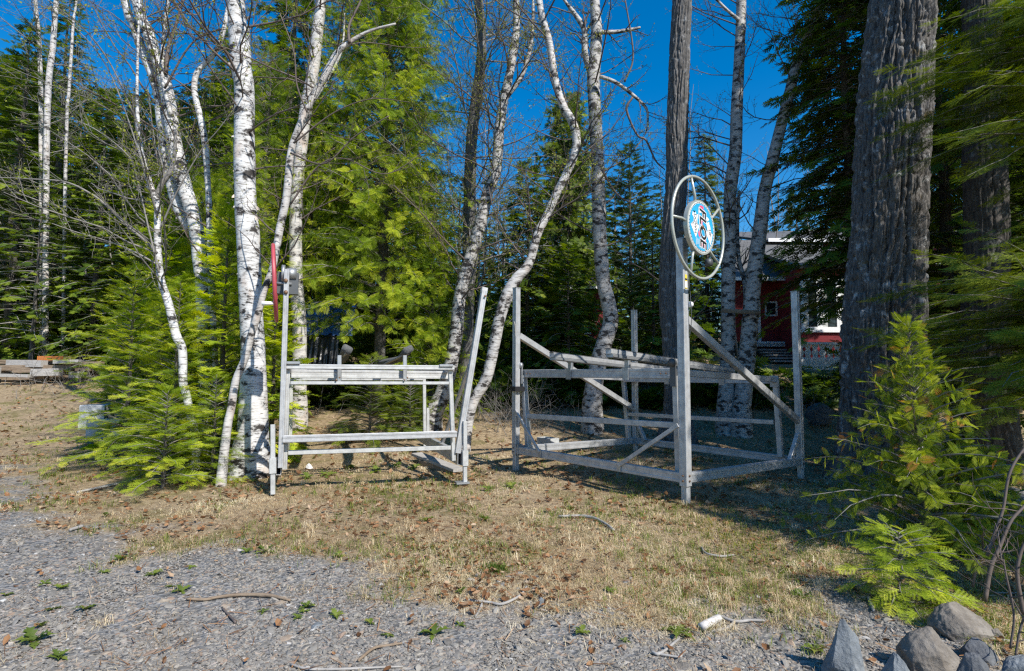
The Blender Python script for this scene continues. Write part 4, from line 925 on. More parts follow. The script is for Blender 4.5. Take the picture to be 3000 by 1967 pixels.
# ------------------------------------------------------------------ conifers
def fir(px, Y, h, rad, lab, seed, **k):
    p = W(px, 1000, Y); p[2] = gz(p[0], p[1])
    kind = k.pop('kind', 'fir_tree'); cat = k.pop('cat', 'tree'); grp = k.pop('group', None)
    t = thing(kind, lab, cat, p, grp); conifer(t, seed, p, h, rad, **k); return t
if 1:
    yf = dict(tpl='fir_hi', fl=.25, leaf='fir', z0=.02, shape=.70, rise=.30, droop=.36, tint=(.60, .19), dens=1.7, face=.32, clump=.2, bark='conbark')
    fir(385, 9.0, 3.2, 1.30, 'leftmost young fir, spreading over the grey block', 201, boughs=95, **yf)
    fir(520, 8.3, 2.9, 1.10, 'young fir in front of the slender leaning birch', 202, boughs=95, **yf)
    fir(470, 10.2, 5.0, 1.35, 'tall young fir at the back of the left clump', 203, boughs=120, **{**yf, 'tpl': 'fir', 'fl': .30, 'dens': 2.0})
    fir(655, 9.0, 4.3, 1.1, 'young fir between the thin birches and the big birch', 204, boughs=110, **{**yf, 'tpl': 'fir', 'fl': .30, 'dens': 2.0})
    fir(805, 10.0, 3.3, .85, 'small fir behind the winch post of the left lift', 205, boughs=85, **{**yf, 'tpl': 'fir', 'fl': .30, 'dens': 2.0})
    yl = dict(yf); yl.update(fl=.22)
    fir(500, 7.35, 1.25, .95, 'low bushy fir at the front foot of the left clump', 206, boughs=62, **yl)
    fir(640, 7.75, 1.5, .62, 'bright low fir beside the slim birch base', 207, boughs=55, **yl)
    fir(1090, 11.4, 1.75, 1.05, 'little fir seen through the frame of the left lift', 208, boughs=75, **{**yf, 'leaf': 'spruce', 'tint': (.62, .16)})
    fir(1205, 12.0, 1.3, .7, 'small fir behind the right end of the left lift', 209, boughs=60, **{**yf, 'leaf': 'spruce', 'tint': (.5, .16)})
    # cedars in the middle
    ce = dict(leaf='cedar', mode='cedar', z0=.03, rise=.35, droop=.45, tint=(.56, .2), clump=.17)
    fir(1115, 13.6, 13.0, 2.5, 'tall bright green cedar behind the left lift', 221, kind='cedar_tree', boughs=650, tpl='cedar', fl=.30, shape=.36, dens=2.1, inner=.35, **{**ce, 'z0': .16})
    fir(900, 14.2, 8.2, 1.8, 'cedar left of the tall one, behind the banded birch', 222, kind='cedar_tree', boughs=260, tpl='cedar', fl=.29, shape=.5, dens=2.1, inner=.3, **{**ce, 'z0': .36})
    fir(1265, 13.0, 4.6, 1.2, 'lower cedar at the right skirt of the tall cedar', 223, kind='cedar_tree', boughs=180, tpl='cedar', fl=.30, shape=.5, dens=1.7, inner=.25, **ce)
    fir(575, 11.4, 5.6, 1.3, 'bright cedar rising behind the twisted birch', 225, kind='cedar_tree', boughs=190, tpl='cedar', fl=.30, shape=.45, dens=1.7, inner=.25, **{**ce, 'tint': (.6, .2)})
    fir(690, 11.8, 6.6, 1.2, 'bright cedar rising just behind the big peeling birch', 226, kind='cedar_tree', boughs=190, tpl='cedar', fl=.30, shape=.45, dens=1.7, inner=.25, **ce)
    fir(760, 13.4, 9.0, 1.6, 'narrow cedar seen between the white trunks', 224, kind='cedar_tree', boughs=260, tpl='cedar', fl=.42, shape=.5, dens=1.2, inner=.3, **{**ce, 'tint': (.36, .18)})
    # dark conifers at the left and behind
    dk = dict(tpl='fir', leaf='darkfir', face=.35, fl=.40, z0=.06, rise=.12, droop=.45, shape=.62, tint=(.5, .22), dens=1.5, wood='deadwood')
    fir(270, 19.5, 10.2, 2.2, 'dark fir left of the thin birches above the lumber', 231, boughs=230, **dk)
    fir(20, 20.0, 13.0, 2.5, 'dark conifer at the left edge behind the lumber pile', 232, boughs=250, **dk)
    fir(135, 23.5, 16.5, 2.6, 'tall dark conifer behind the pale birches at the far left', 233, boughs=230, **dk)
    fir(400, 18.5, 7.4, 2.1, 'mid green fir standing behind the clump of young firs', 234, boughs=200, **{**dk, 'leaf': 'spruce'})
    fir(830, 17.5, 16, 2.6, 'tall dark spruce behind the cedars, between the white trunks', 235, boughs=300, kind='spruce_tree', **dk)
    fir(640, 18.5, 12, 2.0, 'dark spruce seen between the twisted birch and the big birch', 236, boughs=230, kind='spruce_tree', **dk)
    # grey half dead spruce in front of the left wood
    fir(95, 18.7, 6.6, 2.3, 'scraggly spruce with bare grey lower branches behind the lumber', 237, boughs=80, kind='spruce_tree', tpl='fir', leaf='spruce', fl=.42, z0=.15, rise=.05, droop=.3, inner=.55, shape=.6, wood='deadwood', tint=(.45, .2))
    # centre background
    fir(1665, 19.5, 10.0, 1.9, 'dark round-topped pine right of the S-shaped birch', 241, boughs=300, kind='pine_tree', **{**dk, 'mode': 'cedar', 'leaf': 'spruce', 'tint': (.42, .25), 'shape': .32, 'clump': .2})
    fir(1545, 18.0, 7.2, 2.0, 'spruce behind the S-shaped birch', 242, boughs=170, kind='spruce_tree', **{**dk, 'leaf': 'spruce'})
    fir(1850, 20.5, 8.4, 2.7, 'bluish dark spruce with a ragged top left of the wheel', 243, boughs=120, kind='spruce_tree', **{**dk, 'leaf': 'farfir', 'tint': (.35, .15), 'rise': .2, 'droop': .1})
    fir(1665, 15.5, 4.3, 1.5, 'low dark fir in front of the small dark cabin', 244, boughs=110, **dk)
    fir(1915, 17.0, 5.2, 1.5, 'dark fir behind the furrowed poplar', 245, boughs=130, **dk)
    fir(2075, 22.0, 8.8, 1.7, 'pointed fir right of the hand wheel', 246, boughs=150, **{**dk, 'leaf': 'farfir', 'tint': (.75, .15)})
    # the big dark conifer in front of the red house
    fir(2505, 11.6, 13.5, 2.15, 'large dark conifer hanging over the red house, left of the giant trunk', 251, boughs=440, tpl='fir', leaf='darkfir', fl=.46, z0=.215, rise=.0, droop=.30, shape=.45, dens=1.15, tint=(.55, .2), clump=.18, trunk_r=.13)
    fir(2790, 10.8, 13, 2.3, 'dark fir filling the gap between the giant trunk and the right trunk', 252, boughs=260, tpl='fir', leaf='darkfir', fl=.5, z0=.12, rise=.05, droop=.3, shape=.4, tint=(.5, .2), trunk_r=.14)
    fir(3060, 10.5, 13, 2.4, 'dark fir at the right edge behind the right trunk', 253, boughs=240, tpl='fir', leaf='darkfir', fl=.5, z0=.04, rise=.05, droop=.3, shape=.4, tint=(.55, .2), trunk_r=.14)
    fir(2735, 15.4, 12, 1.9, 'dark fir added to shade the red house, behind the giant trunk', 257, boughs=120, tpl='fir', leaf='darkfir', fl=.5, z0=.16, rise=.05, droop=.3, shape=.4, tint=(.5, .2), trunk_r=.14)  # put here as a shade caster for the house front
    fir(2960, 14.4, 13, 2.2, 'dark fir added for shade on the red house, deep behind the right trunk', 258, boughs=170, tpl='fir', leaf='darkfir', fl=.5, z0=.06, rise=.05, droop=.3, shape=.4, tint=(.5, .2), trunk_r=.14)  # second added caster, keeps sun off the red house
    # near spruce whose boughs reach in from the right edge
    def sidep(z): return 1.0 if 1.35 < z < 2.75 else (.62 if 4.3 < z < 5.8 else (.30 if z < 9 else .6))
    fir(3190, 6.3, 14.5, 2.4, 'near spruce just outside the right edge, its boughs reaching into view', 254, boughs=250, tpl='fir_hi', leaf='spruce', kind='spruce_tree', fl=.42, z0=.10, rise=.05, droop=.22, shape=.35, dens=1.2, tint=(.6, .16), sides=sidep, trunk_r=.16)
    t = [o for o in C.objects if o.get('label', '').startswith('near spruce')][0]; p = A(t.location)
    conifer(t, 255, p, 14.5, 2.45, 40, 'fir_hi', .36, 'spruce', z0=.085, top=.185, rise=.06, droop=.16, lmin=.9, az=(2.3, 4.3), tint=(.74, .14), dens=1.9, bark=None, crown_name='lower_boughs', inner=.12)
    conifer(t, 256, p, 14.5, 2.3, 34, 'fir_hi', .36, 'spruce', z0=.28, top=.42, rise=.0, droop=.2, lmin=.85, az=(2.2, 4.2), tint=(.66, .16), dens=1.7, bark=None, crown_name='upper_boughs', inner=.12)
    # trees outside the picture on the sunny side, whose shade falls across the lift
    for i, (x, y, h, rad) in enumerate(((7.5, 1.4, 9.5, 1.3), (9.6, 7.4, 15, 2.7), (12.5, 4.0, 16, 2.6), (11.6, 6.8, 16, 2.4))):
        t = thing('spruce_tree', 'spruce outside the right edge of the picture', 'tree', (x, y, gz(x, y)), 'spruces beyond the right edge')
        conifer(t, 260+i, (x, y, gz(x, y)), h, rad, 300, 'fir', .55, 'darkfir', z0=.12, shape=.5, dens=.9, trunk_r=.16)
    t = thing('fir_tree', 'unseen young fir added for shade beyond the lower right edge', 'tree', (5.5, 1.7, gz(5.5, 1.7))); conifer(t, 266, (5.5, 1.7, gz(5.5, 1.7)), 3.6, 1.1, 60, 'fir', .4, 'fir', z0=.05)  # unseen fir added to shade the ground around the foreground rocks
    # cedar sapling and little spruce in the right foreground
    cs = dict(leaf='cedarling', tpl='cedar_hi', mode='cedar', face=.5, wood='twig_gray', z0=.04, rise=.45, droop=.5, inner=.15, dens=1.2, clump=.16)
    p = W(2705, 1400, 4.75); p[2] = gz(p[0], p[1]); t = thing('cedar_sapling', 'bright yellow-green cedar sapling in the right foreground', 'sapling', p)
    conifer(t, 271, p, 1.95, 1.2, 135, fl=.14, shape=1.2, tint=(.58, .14), trunk_r=.022, tilt=(-.035, 0), **cs)
    p = W(2860, 1500, 4.9); p[2] = gz(p[0], p[1]); t = thing('cedar_sapling', 'lower cedar bush just right of the bright sapling', 'sapling', p)
    conifer(t, 272, p, .8, .62, 90, fl=.125, shape=.5, tint=(.46, .13), trunk_r=.016, **cs)
    p = W(2640, 1740, 3.75); p[2] = gz(p[0], p[1]); t = thing('spruce_sapling', 'knee-high spruce sapling above the rocks', 'sapling', p)
    conifer(t, 273, p, .46, .38, 44, 'fir_hi', .19, 'fir', z0=.0, shape=.42, tint=(.58, .15), dens=1.5, trunk_r=.008, droop=.5)

# a wood beyond that reads as one mass
def distant_wood():
    r = rg(301); mbf = MB(); mbt = MB(); TV, TT = TPL['fir']
    P_, X_, U_, S_, T_ = [], [], [], [], []
    spots = []
    for row, (y0, y1, n) in enumerate(((23, 30, 26), (31, 42, 34), (44, 62, 40))):
        for k in range(n):
            y = r.uniform(y0, y1); x = (-1.08+2.16*(k+r.random())/n)*y
            px = 1500+x/y*F; cap = np.interp(px, [0, 300, 800, 1400, 1500, 1700, 1900, 2100, 2400, 3000], [120, 250, 140, 560, 560, 520, 560, 600, 520, 250])
            if 2080 < px < 2750 and y < 31: continue
            z = gz(x, y); top = HC+(1106-cap*r.uniform(.92, 1.2))/F*y
            spots.append((x, y, z, max(3.5, top-z)))
    for x, y, z, h in spots:
        m_ = 480; f = r.random(m_)**1.25; a = r.random(m_)*6.283; rad = (h*.15+.5)*(1-f)**.6*np.sqrt(r.random(m_)); 
        d = np.stack([np.cos(a), np.sin(a), r.normal(size=m_)*.15-.12], -1)
        P_.append(np.stack([x+np.cos(a)*rad, y+np.sin(a)*rad, z+h*(.04+.94*f)], -1)); X_.append(d); U_.append(A([0, 0, 1.0])+r.normal(size=(m_, 3))*.2); S_.append(h*.09*r.uniform(.7, 1.3, m_)*(1.15-.7*f)); T_.append(np.clip(r.normal(.45, .2, m_)+r.normal()*.15, 0, 1))
        tube(mbt, A([[x, y, z-.2], [x, y, z+h*.9]]), [h*.014+.03, .02], 5)
    inst(mbf, TV, TT, np.concatenate(P_), basis(np.concatenate(X_), np.concatenate(U_)), np.concatenate(S_), np.concatenate(T_))
    tag(mbf.build('distant_wood', M['farfir'], smooth=False), kind='stuff')
    tag(mbt.build('distant_trunks', M['conbark']), kind='stuff')
distant_wood()
def understory():
    r = rg(305); mb = MB(); TV, TT = TPL['fir']; n = 26000
    y = 14.5+r.random(n)**1.6*17; px = r.uniform(-150, 3150, n); x = (px-1500)/F*y
    lump = fbm(np.stack([x*.55, y*.55, 0*x], -1), 3, 91)
    hgt = np.clip((lump-.33)*11, 0, 3.8)*np.where((px > 2090) & (px < 2780) & (y > 16.5), .0, 1)*np.where((px > 1400) & (px < 2500) & (y < 16.5), .35, 1)*np.where((px > 880) & (px < 1060) & (y < 17), .25, 1)*np.where((px < 330) & (y < 18.5), 0.0, 1)
    k = hgt > .12; x, y, hgt = x[k], y[k], hgt[k]; n = len(x); f = r.random(n)
    a = r.random(n)*6.283; X = np.stack([np.cos(a), np.sin(a)-.4, r.normal(size=n)*.3], -1)
    inst(mb, TV, TT, np.stack([x, y, terrain(x, y)+hgt*f], -1), basis(X, A([0, 0, 1.0])+r.normal(size=(n, 3))*.4), r.uniform(.3, .6, n), np.clip(r.normal(.4, .2, n)+(f-.5)*.3, 0, 1))
    tag(mb.build('understory', M['darkfir'], smooth=False), kind='stuff')
understory()
def bare_wood():
    # thin leafless trees between and behind the conifers, too tangled to count
    r = rg(311); mw, lv = MB(), []
    for k in range(44):
        px = r.choice([r.uniform(250, 600), r.uniform(0, 300), r.uniform(1330, 1700), r.uniform(1950, 2400), r.uniform(700, 1400)], p=[.24, .10, .30, .24, .12]); y = r.uniform(18.5, 27)
        x = (px-1500)/F*y; z = gz(x, y); h = r.uniform(7, 11); n = 9; P = A([x, y, z])+np.cumsum(np.vstack([[0, 0, 0], r.normal(size=(n-1, 3))*A([.10, .10, .0])+A([r.normal()*.06, 0, h/(n-1)])]), 0)
        tube(mw, P, np.linspace(r.uniform(.03, .07), .008, n), 5, cap=False)
        for j in range(16):
            q = r.uniform(.3, .98)*(n-1); i = min(int(q), n-2); a = r.uniform(0, 6.28); twigs(mw, lv, r, P[i]+(P[i+1]-P[i])*(q-i), A([math.cos(a), math.sin(a), .55]), r.uniform(.7, 1.9), .012, 1, 2, leafn=.45, leafs=.035, dens=3.5, upw=.08)
    tag(mw.build('bare_undergrowth', M['twig_gray']), kind='stuff')
    ml = MB(); put_leaves(ml, lv, r); tag(ml.build('bursting_leaves', M['bud'], smooth=False), kind='stuff')
bare_wood()
def brush():
    # tangle of dry brown twigs under the trees
    r = rg(321); mw = MB()
    for px, py, num, spread, Y in ((1440, 1060, 60, .7, 13.2), (230, 1050, 70, 1.6, 16.5), (1560, 930, 40, .7, 12.8), (2020, 1060, 40, 1.4, 15), (2420, 1180, 30, 1.0, 13), (860, 1030, 30, .8, 14.5)):
        for k in range(num):
            c = W(px, py, Y); x, y = c[0]+r.normal()*spread, c[1]+r.normal()*.5; z = gz(x, y)
            a = r.uniform(0, 6.28); twigs(mw, None, r, [x, y, z], A([math.cos(a)*.6, math.sin(a)*.6, r.uniform(.4, 1.4)]), r.uniform(.5, 1.3), .008, 1, 2, dens=4, upw=-.03, wander=.22)
    tag(mw.build('dry_brush', M['twig_gray']), kind='stuff')
brush()

# ------------------------------------------------------------------ the red house up the bank
def quadwall(name, m_, par, a, b_, z0, z1, th=.12):
    a, b_ = A([*a, 0.0]), A([*b_, 0.0]); n = nrm(np.cross(b_-a, zz)); c = [a, b_, b_-n*th, a-n*th]
    V = A([[*p[:2], z] for z in (z0, z1) for p in c]); return MB().add(V, [[0, 1, 5, 4], [1, 2, 6, 5], [2, 3, 7, 6], [3, 0, 4, 7], [4, 5, 6, 7], [3, 2, 1, 0]]).build(name, m_, par, smooth=False)
def slab(name, m_, par, pts, th=.10):
    P = A(pts, dtype=float); n = nrm(np.cross(P[1]-P[0], P[2]-P[0])); n = n if n[2] > 0 else -n; k = len(P)
    V = np.vstack([P, P-n*th]); Q = [[0, 1, 2, 3], [7, 6, 5, 4]]+[[i, (i+1) % 4, (i+1) % 4+4, i+4] for i in range(4)]
    return MB().add(V, Q).build(name, m_, par, smooth=False)
def house():
    Y1, Y2, Y3 = 19.0, 20.6, 23.0
    o = W(2450, 1060, Y1); g = gz(o[0], Y1+.5)
    t = thing('red_house', 'red clapboard house with white trim and grey shingle roofs behind the trees', 'house', (o[0], Y1, g))
    X = lambda px, Y: float(W(px, 900, Y)[0]); Z = lambda py, Y: float(W(2400, py, Y)[2])
    xa, xb = X(2338, Y1), X(2840, Y1)                     # sun room, nearer
    quadwall('wall', M['redwall'], t, (xa, Y1), (xb, Y1), Z(1006, Y1), Z(780, Y1)); quadwall('wall', M['redwall'], t, (xa+.06, Y1+3.4), (xa+.06, Y1+.13), g-.3, Z(780, Y1))
    quadwall('skirting', M['redwall'], t, (xa-.02, Y1-.02), (xb, Y1-.02), g-.3, Z(1010, Y1), .06)
    wz0, wz1 = Z(966, Y1), Z(815, Y1)
    for k, (p0, p1) in enumerate(((2344, 2398), (2398, 2455), (2455, 2510), (2510, 2566), (2566, 2622))):
        x0, x1 = X(p0, Y1), X(p1, Y1); mb = MB(); w = .085; y = Y1-.06
        for lo, hi in (((x0, y, wz0), (x0+w, y+.07, wz1)), ((x1-w, y, wz0), (x1-.005, y+.07, wz1)), ((x0+w, y, wz0), (x1-w, y+.07, wz0+w)), ((x0+w, y, wz1-w), (x1-w, y+.07, wz1))): box(mb, lo, hi)
        f = mb.build('window', M['white'], t, smooth=False)
        box(MB(), (x0+w, Y1-.022, wz0+w), (x1-w, Y1-.012, wz1-w)).build('pane', M['glass'], f, smooth=False)
        box(MB(), (x0+w, Y1-.028, wz0+w), (x0+w+(x1-x0)*.3, Y1-.024, wz1-w)).build('curtain', M['curtain'], f, smooth=False)
    box(MB(), (xa-.03, Y1-.09, wz0-.10), (xb, Y1-.004, wz0-.005)).build('sill', M['white'], t, smooth=False)
    # white railing with cut-out balusters in front
    yr = Y1-1.0; x0, x1 = X(2330, yr), X(2800, yr); z0, z1 = Z(1062, yr), Z(1003, yr)
    rl = thing('porch_railing', 'white porch railing with cut-out balusters in front of the red house', 'railing', (x0, yr, gz(x0, yr)))
    box(MB(), (x0, yr-.05, z1-.08), (x1, yr+.05, z1)).build('top_rail', M['white'], rl, smooth=False)
    box(MB(), (x0, yr-.04, gz(x0, yr)-.3), (x1, yr+.04, z0+.1)).build('bottom_board', M['white'], rl, smooth=False)
    n = 22; prof = A([.5, .5, .30, .42, .5, .5, .36, .26, .42, .5, .5])
    for k in range(n):
        xc = x0+(x1-x0)*(k+.5)/n; hw = (x1-x0)/n*.5*.95; zs = np.linspace(z0+.10, z1-.08, len(prof))
        V = np.vstack([np.stack([xc-2*prof*hw*.95, 0*zs+yr-.012, zs], -1), np.stack([xc+2*prof*hw*.95, 0*zs+yr-.012, zs], -1)]); m_ = len(prof); i = np.arange(m_-1)
        V = np.vstack([V, V+A([0, .024, 0])]); q = np.stack([i, i+m_, i+m_+1, i+1], -1)
        MB().add(V, np.vstack([q, q[:, ::-1]+2*m_, np.stack([i, i+1, i+1+2*m_, i+2*m_], -1), np.stack([i+m_, i+3*m_, i+3*m_+1, i+m_+1], -1)])).build('baluster', M['white'], rl, smooth=False)
    # recessed entrance part
    xl, xr = X(2140, Y2), X(2400, Y2)
    quadwall('wall', M['redwall'], t, (xl, Y2), (xr, Y2), Z(1003, Y2), Z(820, Y2))
    box(MB(), (X(2218, Y2), Y2-.05, Z(1003, Y2)), (X(2226, Y2), Y2-.004, Z(830, Y2))).build('corner_trim', M['white'], t, smooth=False)
    f = box(MB(), (X(2240, Y2), Y2-.05, Z(928, Y2)), (X(2276, Y2), Y2-.003, Z(885, Y2))).build('window', M['white'], t, smooth=False)
    box(MB(), (X(2244, Y2), Y2-.056, Z(923, Y2)), (X(2270, Y2), Y2-.052, Z(890, Y2))).build('pane', M['glass'], f, smooth=False)
    # lattice skirt and steps
    mb = MB(); z0, z1 = Z(1019, Y2), Z(1006, Y2); yl = Y2-.5
    for k in range(40):
        x = X(2205, yl)+k*.062; beam(mb, (x, yl, z0), (x+.16, yl, z1), .012, .022, up=(0, 1, 0), ch=.001); beam(mb, (x+.16, yl+.014, z0), (x, yl+.014, z1), .012, .022, up=(0, 1, 0), ch=.001)
    mb.build('lattice', M['white'], t, smooth=False)
    box(MB(), (X(2200, yl), yl+.03, Z(1006, yl)), (X(2340, yl), Y2, Z(1002, yl))).build('porch_floor', M['white'], t, smooth=False)
    for k in range(5): box(MB(), (X(2219, yl), yl-.1-.26*k, Z(1024+9*k, yl)-.06), (X(2325, yl), yl+.17-.26*k, Z(1024+9*k, yl))).build('step', M['greyboard'], t, smooth=False)
    # roofs
    slab('porch_roof', M['shingle'], t, [(X(2120, Y2-.5), Y2-.6, Z(826, Y2)), (X(2420, Y2-.5), Y2-.6, Z(826, Y2)), (X(2420, Y3), Y3, Z(705, Y3)), (X(2120, Y3), Y3, Z(705, Y3))])
    box(MB(), (X(2120, Y2-.5), Y2-.66, Z(832, Y2)), (X(2420, Y2-.5), Y2-.61, Z(822, Y2))).build('gutter', M['white'], t, smooth=False)
    slab('sunroom_roof', M['shingle'], t, [(xa-.2, Y1-.3, Z(784, Y1)), (xb, Y1-.3, Z(784, Y1)), (xb, Y3, Z(720, Y3)), (xa-.2, Y3, Z(720, Y3))])
    quadwall('wall', M['redwall'], t, (X(2240, Y3), Y3+.1), (X(2900, Y3), Y3+.1), g, Z(700, Y3))
    slab('main_roof', M['shingle'], t, [(X(2236, Y3), Y3-.45, Z(711, Y3)), (X(2900, Y3), Y3-.45, Z(690, Y3)), (X(2900, Y3), Y3+3.5, Z(668, Y3+3.5)), (X(2160, Y3), Y3+3.5, Z(684, Y3+3.5))])
    box(MB(), (X(2240, Y3), Y3-.52, Z(718, Y3)), (X(2560, Y3), Y3-.46, Z(708, Y3))).build('fascia', M['white'], t, smooth=False)
house()
def cabin():
    Y = 19.5; X = lambda px: float(W(px, 900, Y)[0]); Z = lambda py: float(W(1650, py, Y)[2]); g = gz(X(1660), Y)
    t = thing('dark_red_cabin', 'small dark red cabin with white trim deep in the shade', 'cabin', (X(1660), Y, g))
    quadwall('wall', M['redwall'], t, (X(1590), Y), (X(1770), Y), g-.3, Z(835)); quadwall('wall', M['redwall'], t, (X(1590), Y+3), (X(1590), Y+.02), g-.3, Z(835))
    slab('roof', M['shingle'], t, [(X(1575), Y-.4, Z(842)), (X(1785), Y-.4, Z(842)), (X(1785), Y+2.2, Z(770)), (X(1575), Y+2.2, Z(770))])
    f = MB(); x0, x1, z0, z1 = X(1640), X(1715), Z(955), Z(865)
    for lo, hi in (((x0, Y-.06, z0), (x0+.07, Y-.01, z1)), ((x1-.07, Y-.06, z0), (x1, Y-.01, z1)), ((x0+.07, Y-.06, z1-.07), (x1-.07, Y-.01, z1)), ((x0+.07, Y-.06, z0), (x1-.07, Y-.01, z0+.07))): box(f, lo, hi)
    w = f.build('window', M['white'], t, smooth=False); box(MB(), (x0+.07, Y-.02, z0+.07), (x1-.07, Y-.004, z1-.07)).build('pane', M['glass'], w, smooth=False)
    beam(MB(), (X(1575), Y-.45, Z(848)), (X(1785), Y-.45, Z(848)), .04, .10).build('fascia', M['white'], t, smooth=False)
    box(MB(), (X(1600), Y-.08, Z(975)-.05), (X(1730), Y-.01, Z(975)+.02)).build('trim_board', M['white'], t, smooth=False)
cabin()

# ------------------------------------------------------------------ tarps, lumber, blocks
def cloth(name, mat_, lab, x0, x1, y0, y1, z0, z1, seed, sag=.12):
    """tarp thrown over a heap: flat top, sides hanging in folds"""
    nu, nv = 40, 26; U, Vv = np.meshgrid(np.linspace(0, 1, nu), np.linspace(0, 1, nv)); 
    prof = np.interp(Vv, [0, .42, .5, 1], [0, 1, 1, .95]); yy = np.interp(Vv, [0, .42, .5, 1], [y0, y0+.18, y0+.4, y1])
    nz = fbm(np.stack([U*5, Vv*3, 0*U], -1), 4, seed)-.5; fold = np.sin(U*38+nz*9)*.03*(1-prof)
    X = x0+(x1-x0)*U+nz*.12; Y = yy+nz*.22+fold; Z = z0+(z1-z0)*prof*(1-.12*np.cos(U*6.28)**2)+nz*sag
    P = np.stack([X, Y, Z], -1).reshape(-1, 3); i = np.arange(nv-1)[:, None]*nu; j = np.arange(nu-1)[None]
    o = MB().add(P, np.stack([i+j, i+j+1, i+nu+j+1, i+nu+j], -1).reshape(-1, 4)).build(name, mat_, loc=((x0+x1)/2, y0, z0)); tag(o, lab, 'tarp'); return o
p0, p1 = W(885, 880, 13.6), W(1035, 985, 13.6)
cloth('blue_tarp', M['tarp_blue'], 'blue tarp over a heap behind the left lift', p0[0], p1[0], 13.5, 15.5, p1[2], p0[2], 5)
p0, p1 = W(895, 975, 13.3), W(985, 1065, 13.3)
cloth('black_tarp', M['tarp_black'], 'crumpled black plastic sheet under the blue tarp', p0[0], p1[0], 13.25, 14.5, p1[2]-.1, p0[2], 6, .3)
def boards():
    r = rg(401); Y = 17.3
    specs = [  # px0,py0,px1,py1 of the front face, depth, tone, label
        (28, 1055, 130, 1075, 'greyboard', 'short grey board on top of the lumber pile'), (0, 1069, 215, 1085, 'brownboard', 'long brown board across the lumber pile'), (160, 1055, 235, 1066, 'greyboard', 'grey board end at the right top of the lumber pile'),
        (95, 1082, 178, 1103, 'greyboard', 'wide grey board leaning on the front of the lumber pile'), (0, 1095, 90, 1104, 'greyboard', 'narrow grey board at the left bottom of the lumber pile'), (0, 1105, 92, 1114, 'brownboard', 'lowest brown board at the left of the lumber pile'),
        (95, 1104, 138, 1112, 'brownboard', 'short dark plank at the bottom of the lumber pile'), (235, 1062, 300, 1072, 'brownboard', 'board end at the far right of the lumber pile'), (40, 1086, 100, 1093, 'brownboard', 'thin brown board in the middle of the lumber pile'), (-200, 1075, -5, 1095, 'greyboard', 'board running out of the picture at the left of the lumber pile')]
    for i, (x0, y0, x1, y1, m_, lab) in enumerate(specs):
        y = Y-.14*(i % 5)+r.uniform(0, .05); a, b_ = W(x0, (y0+y1)/2+r.normal()*1.5, y), W(x1, (y0+y1)/2+r.normal()*1.5, y+r.normal()*.15); h = (y1-y0)/F*Y
        o = beam(MB(), a, b_, .14+.1*r.random(), h, ch=.004).build('lumber_board', M[m_], loc=(a+b_)/2, smooth=False); tag(o, lab, 'board', 'boards of the lumber pile')
    # the heap itself under them
    for k in range(9):
        z = gz(-14, 17.6)+.05+.07*k; a = A([-18.5, 17.75+r.uniform(-.1, .15), z]); b_ = A([-13.2-r.uniform(0, .5), 17.75+r.uniform(-.1, .15), z])
        o = beam(MB(), a, b_, .3, .06, ch=.003).build('lumber_board', M['brownboard'], loc=a, smooth=False); tag(o, 'stacked brown board inside the lumber pile', 'board', 'boards stacked inside the pile')
    a, b_ = W(110, 1050, 17.4), W(184, 1050, 17.4); t = thing('drawer', 'orange varnished drawer lying on the lumber pile', 'drawer', (a+b_)/2)
    beam(MB(), a, b_, .03, .135, ch=.003).build('front', M['orange'], t, smooth=False); e = W(222, 1050, 17.8)
    beam(MB(), b_+A([0, .03, 0]), e, .02, .12, ch=.002).build('side', M['brownboard'], t, smooth=False); c = (a+b_)/2; beam(MB(), c+A([-.07, -.03, .0]), c+A([.07, -.03, 0]), .02, .025).build('handle', M['black'], t, smooth=False)
    o = box(MB(), W(200, 1107, 17.0), W(232, 1089, 17.0)+A([0, .3, 0])).build('timber_block', M['greyboard'], smooth=False); tag(o, 'short squared timber end propping the lumber pile', 'timber')
boards()
def blocks():
    for (x0, y0, x1, y1, Y, lab) in ((222, 1188, 292, 1262, 10.9, 'upper grey concrete slab showing behind the young firs'), (245, 1232, 338, 1288, 10.5, 'lower grey concrete slab under the fir boughs')):
        a = W(x0, y1, Y); b_ = W(x1, y0, Y); n = rg(int(x0)); mb = MB(); beam(mb, [a[0], Y+.2, (a[2]+b_[2])/2], [b_[0], Y+.28, (a[2]+b_[2])/2], .40, b_[2]-a[2], ch=.02)
        tag(mb.build('concrete_block', M['concrete'], loc=(a[0], Y, a[2]), smooth=False), lab, 'concrete block')
    c = G(1605, 1304); mb = MB(); u = uu
    for dx in (-.19, 0, .19): beam(mb, c+vv*-.09+u*dx+zz*.07, c+vv*.09+u*dx+zz*.07, .03, .15, ch=.004)
    for s in (-.105, .105): beam(mb, c+vv*s-u*.205+zz*.07, c+vv*s+u*.205+zz*.07, .03, .15, ch=.004)
    tag(mb.build('cinder_block', M['concrete'], loc=c, smooth=False), 'hollow cinder block lying beside the left base rail of the wheel lift', 'cinder block')
    a, b_ = W(1222, 1258, 9.6), W(1345, 1332, 8.5); a[2] = gz(*a[:2])+.12; b_[2] = gz(*b_[:2])+.07; o = beam(MB(), a, b_, .20, .05).build('plank', M['greyboard'], loc=a, smooth=False); tag(o, 'grey weathered plank lying by the right foot of the left lift', 'plank')
    a, b_ = W(1232, 1278, 9.3), W(1325, 1340, 8.6); a[2] = gz(*a[:2])+.04; b_[2] = gz(*b_[:2])+.03; o = beam(MB(), a, b_, .06, .09).build('plank', M['brownboard'], loc=a, smooth=False); tag(o, 'narrow brown plank under the grey one by the left lift', 'plank')
blocks()

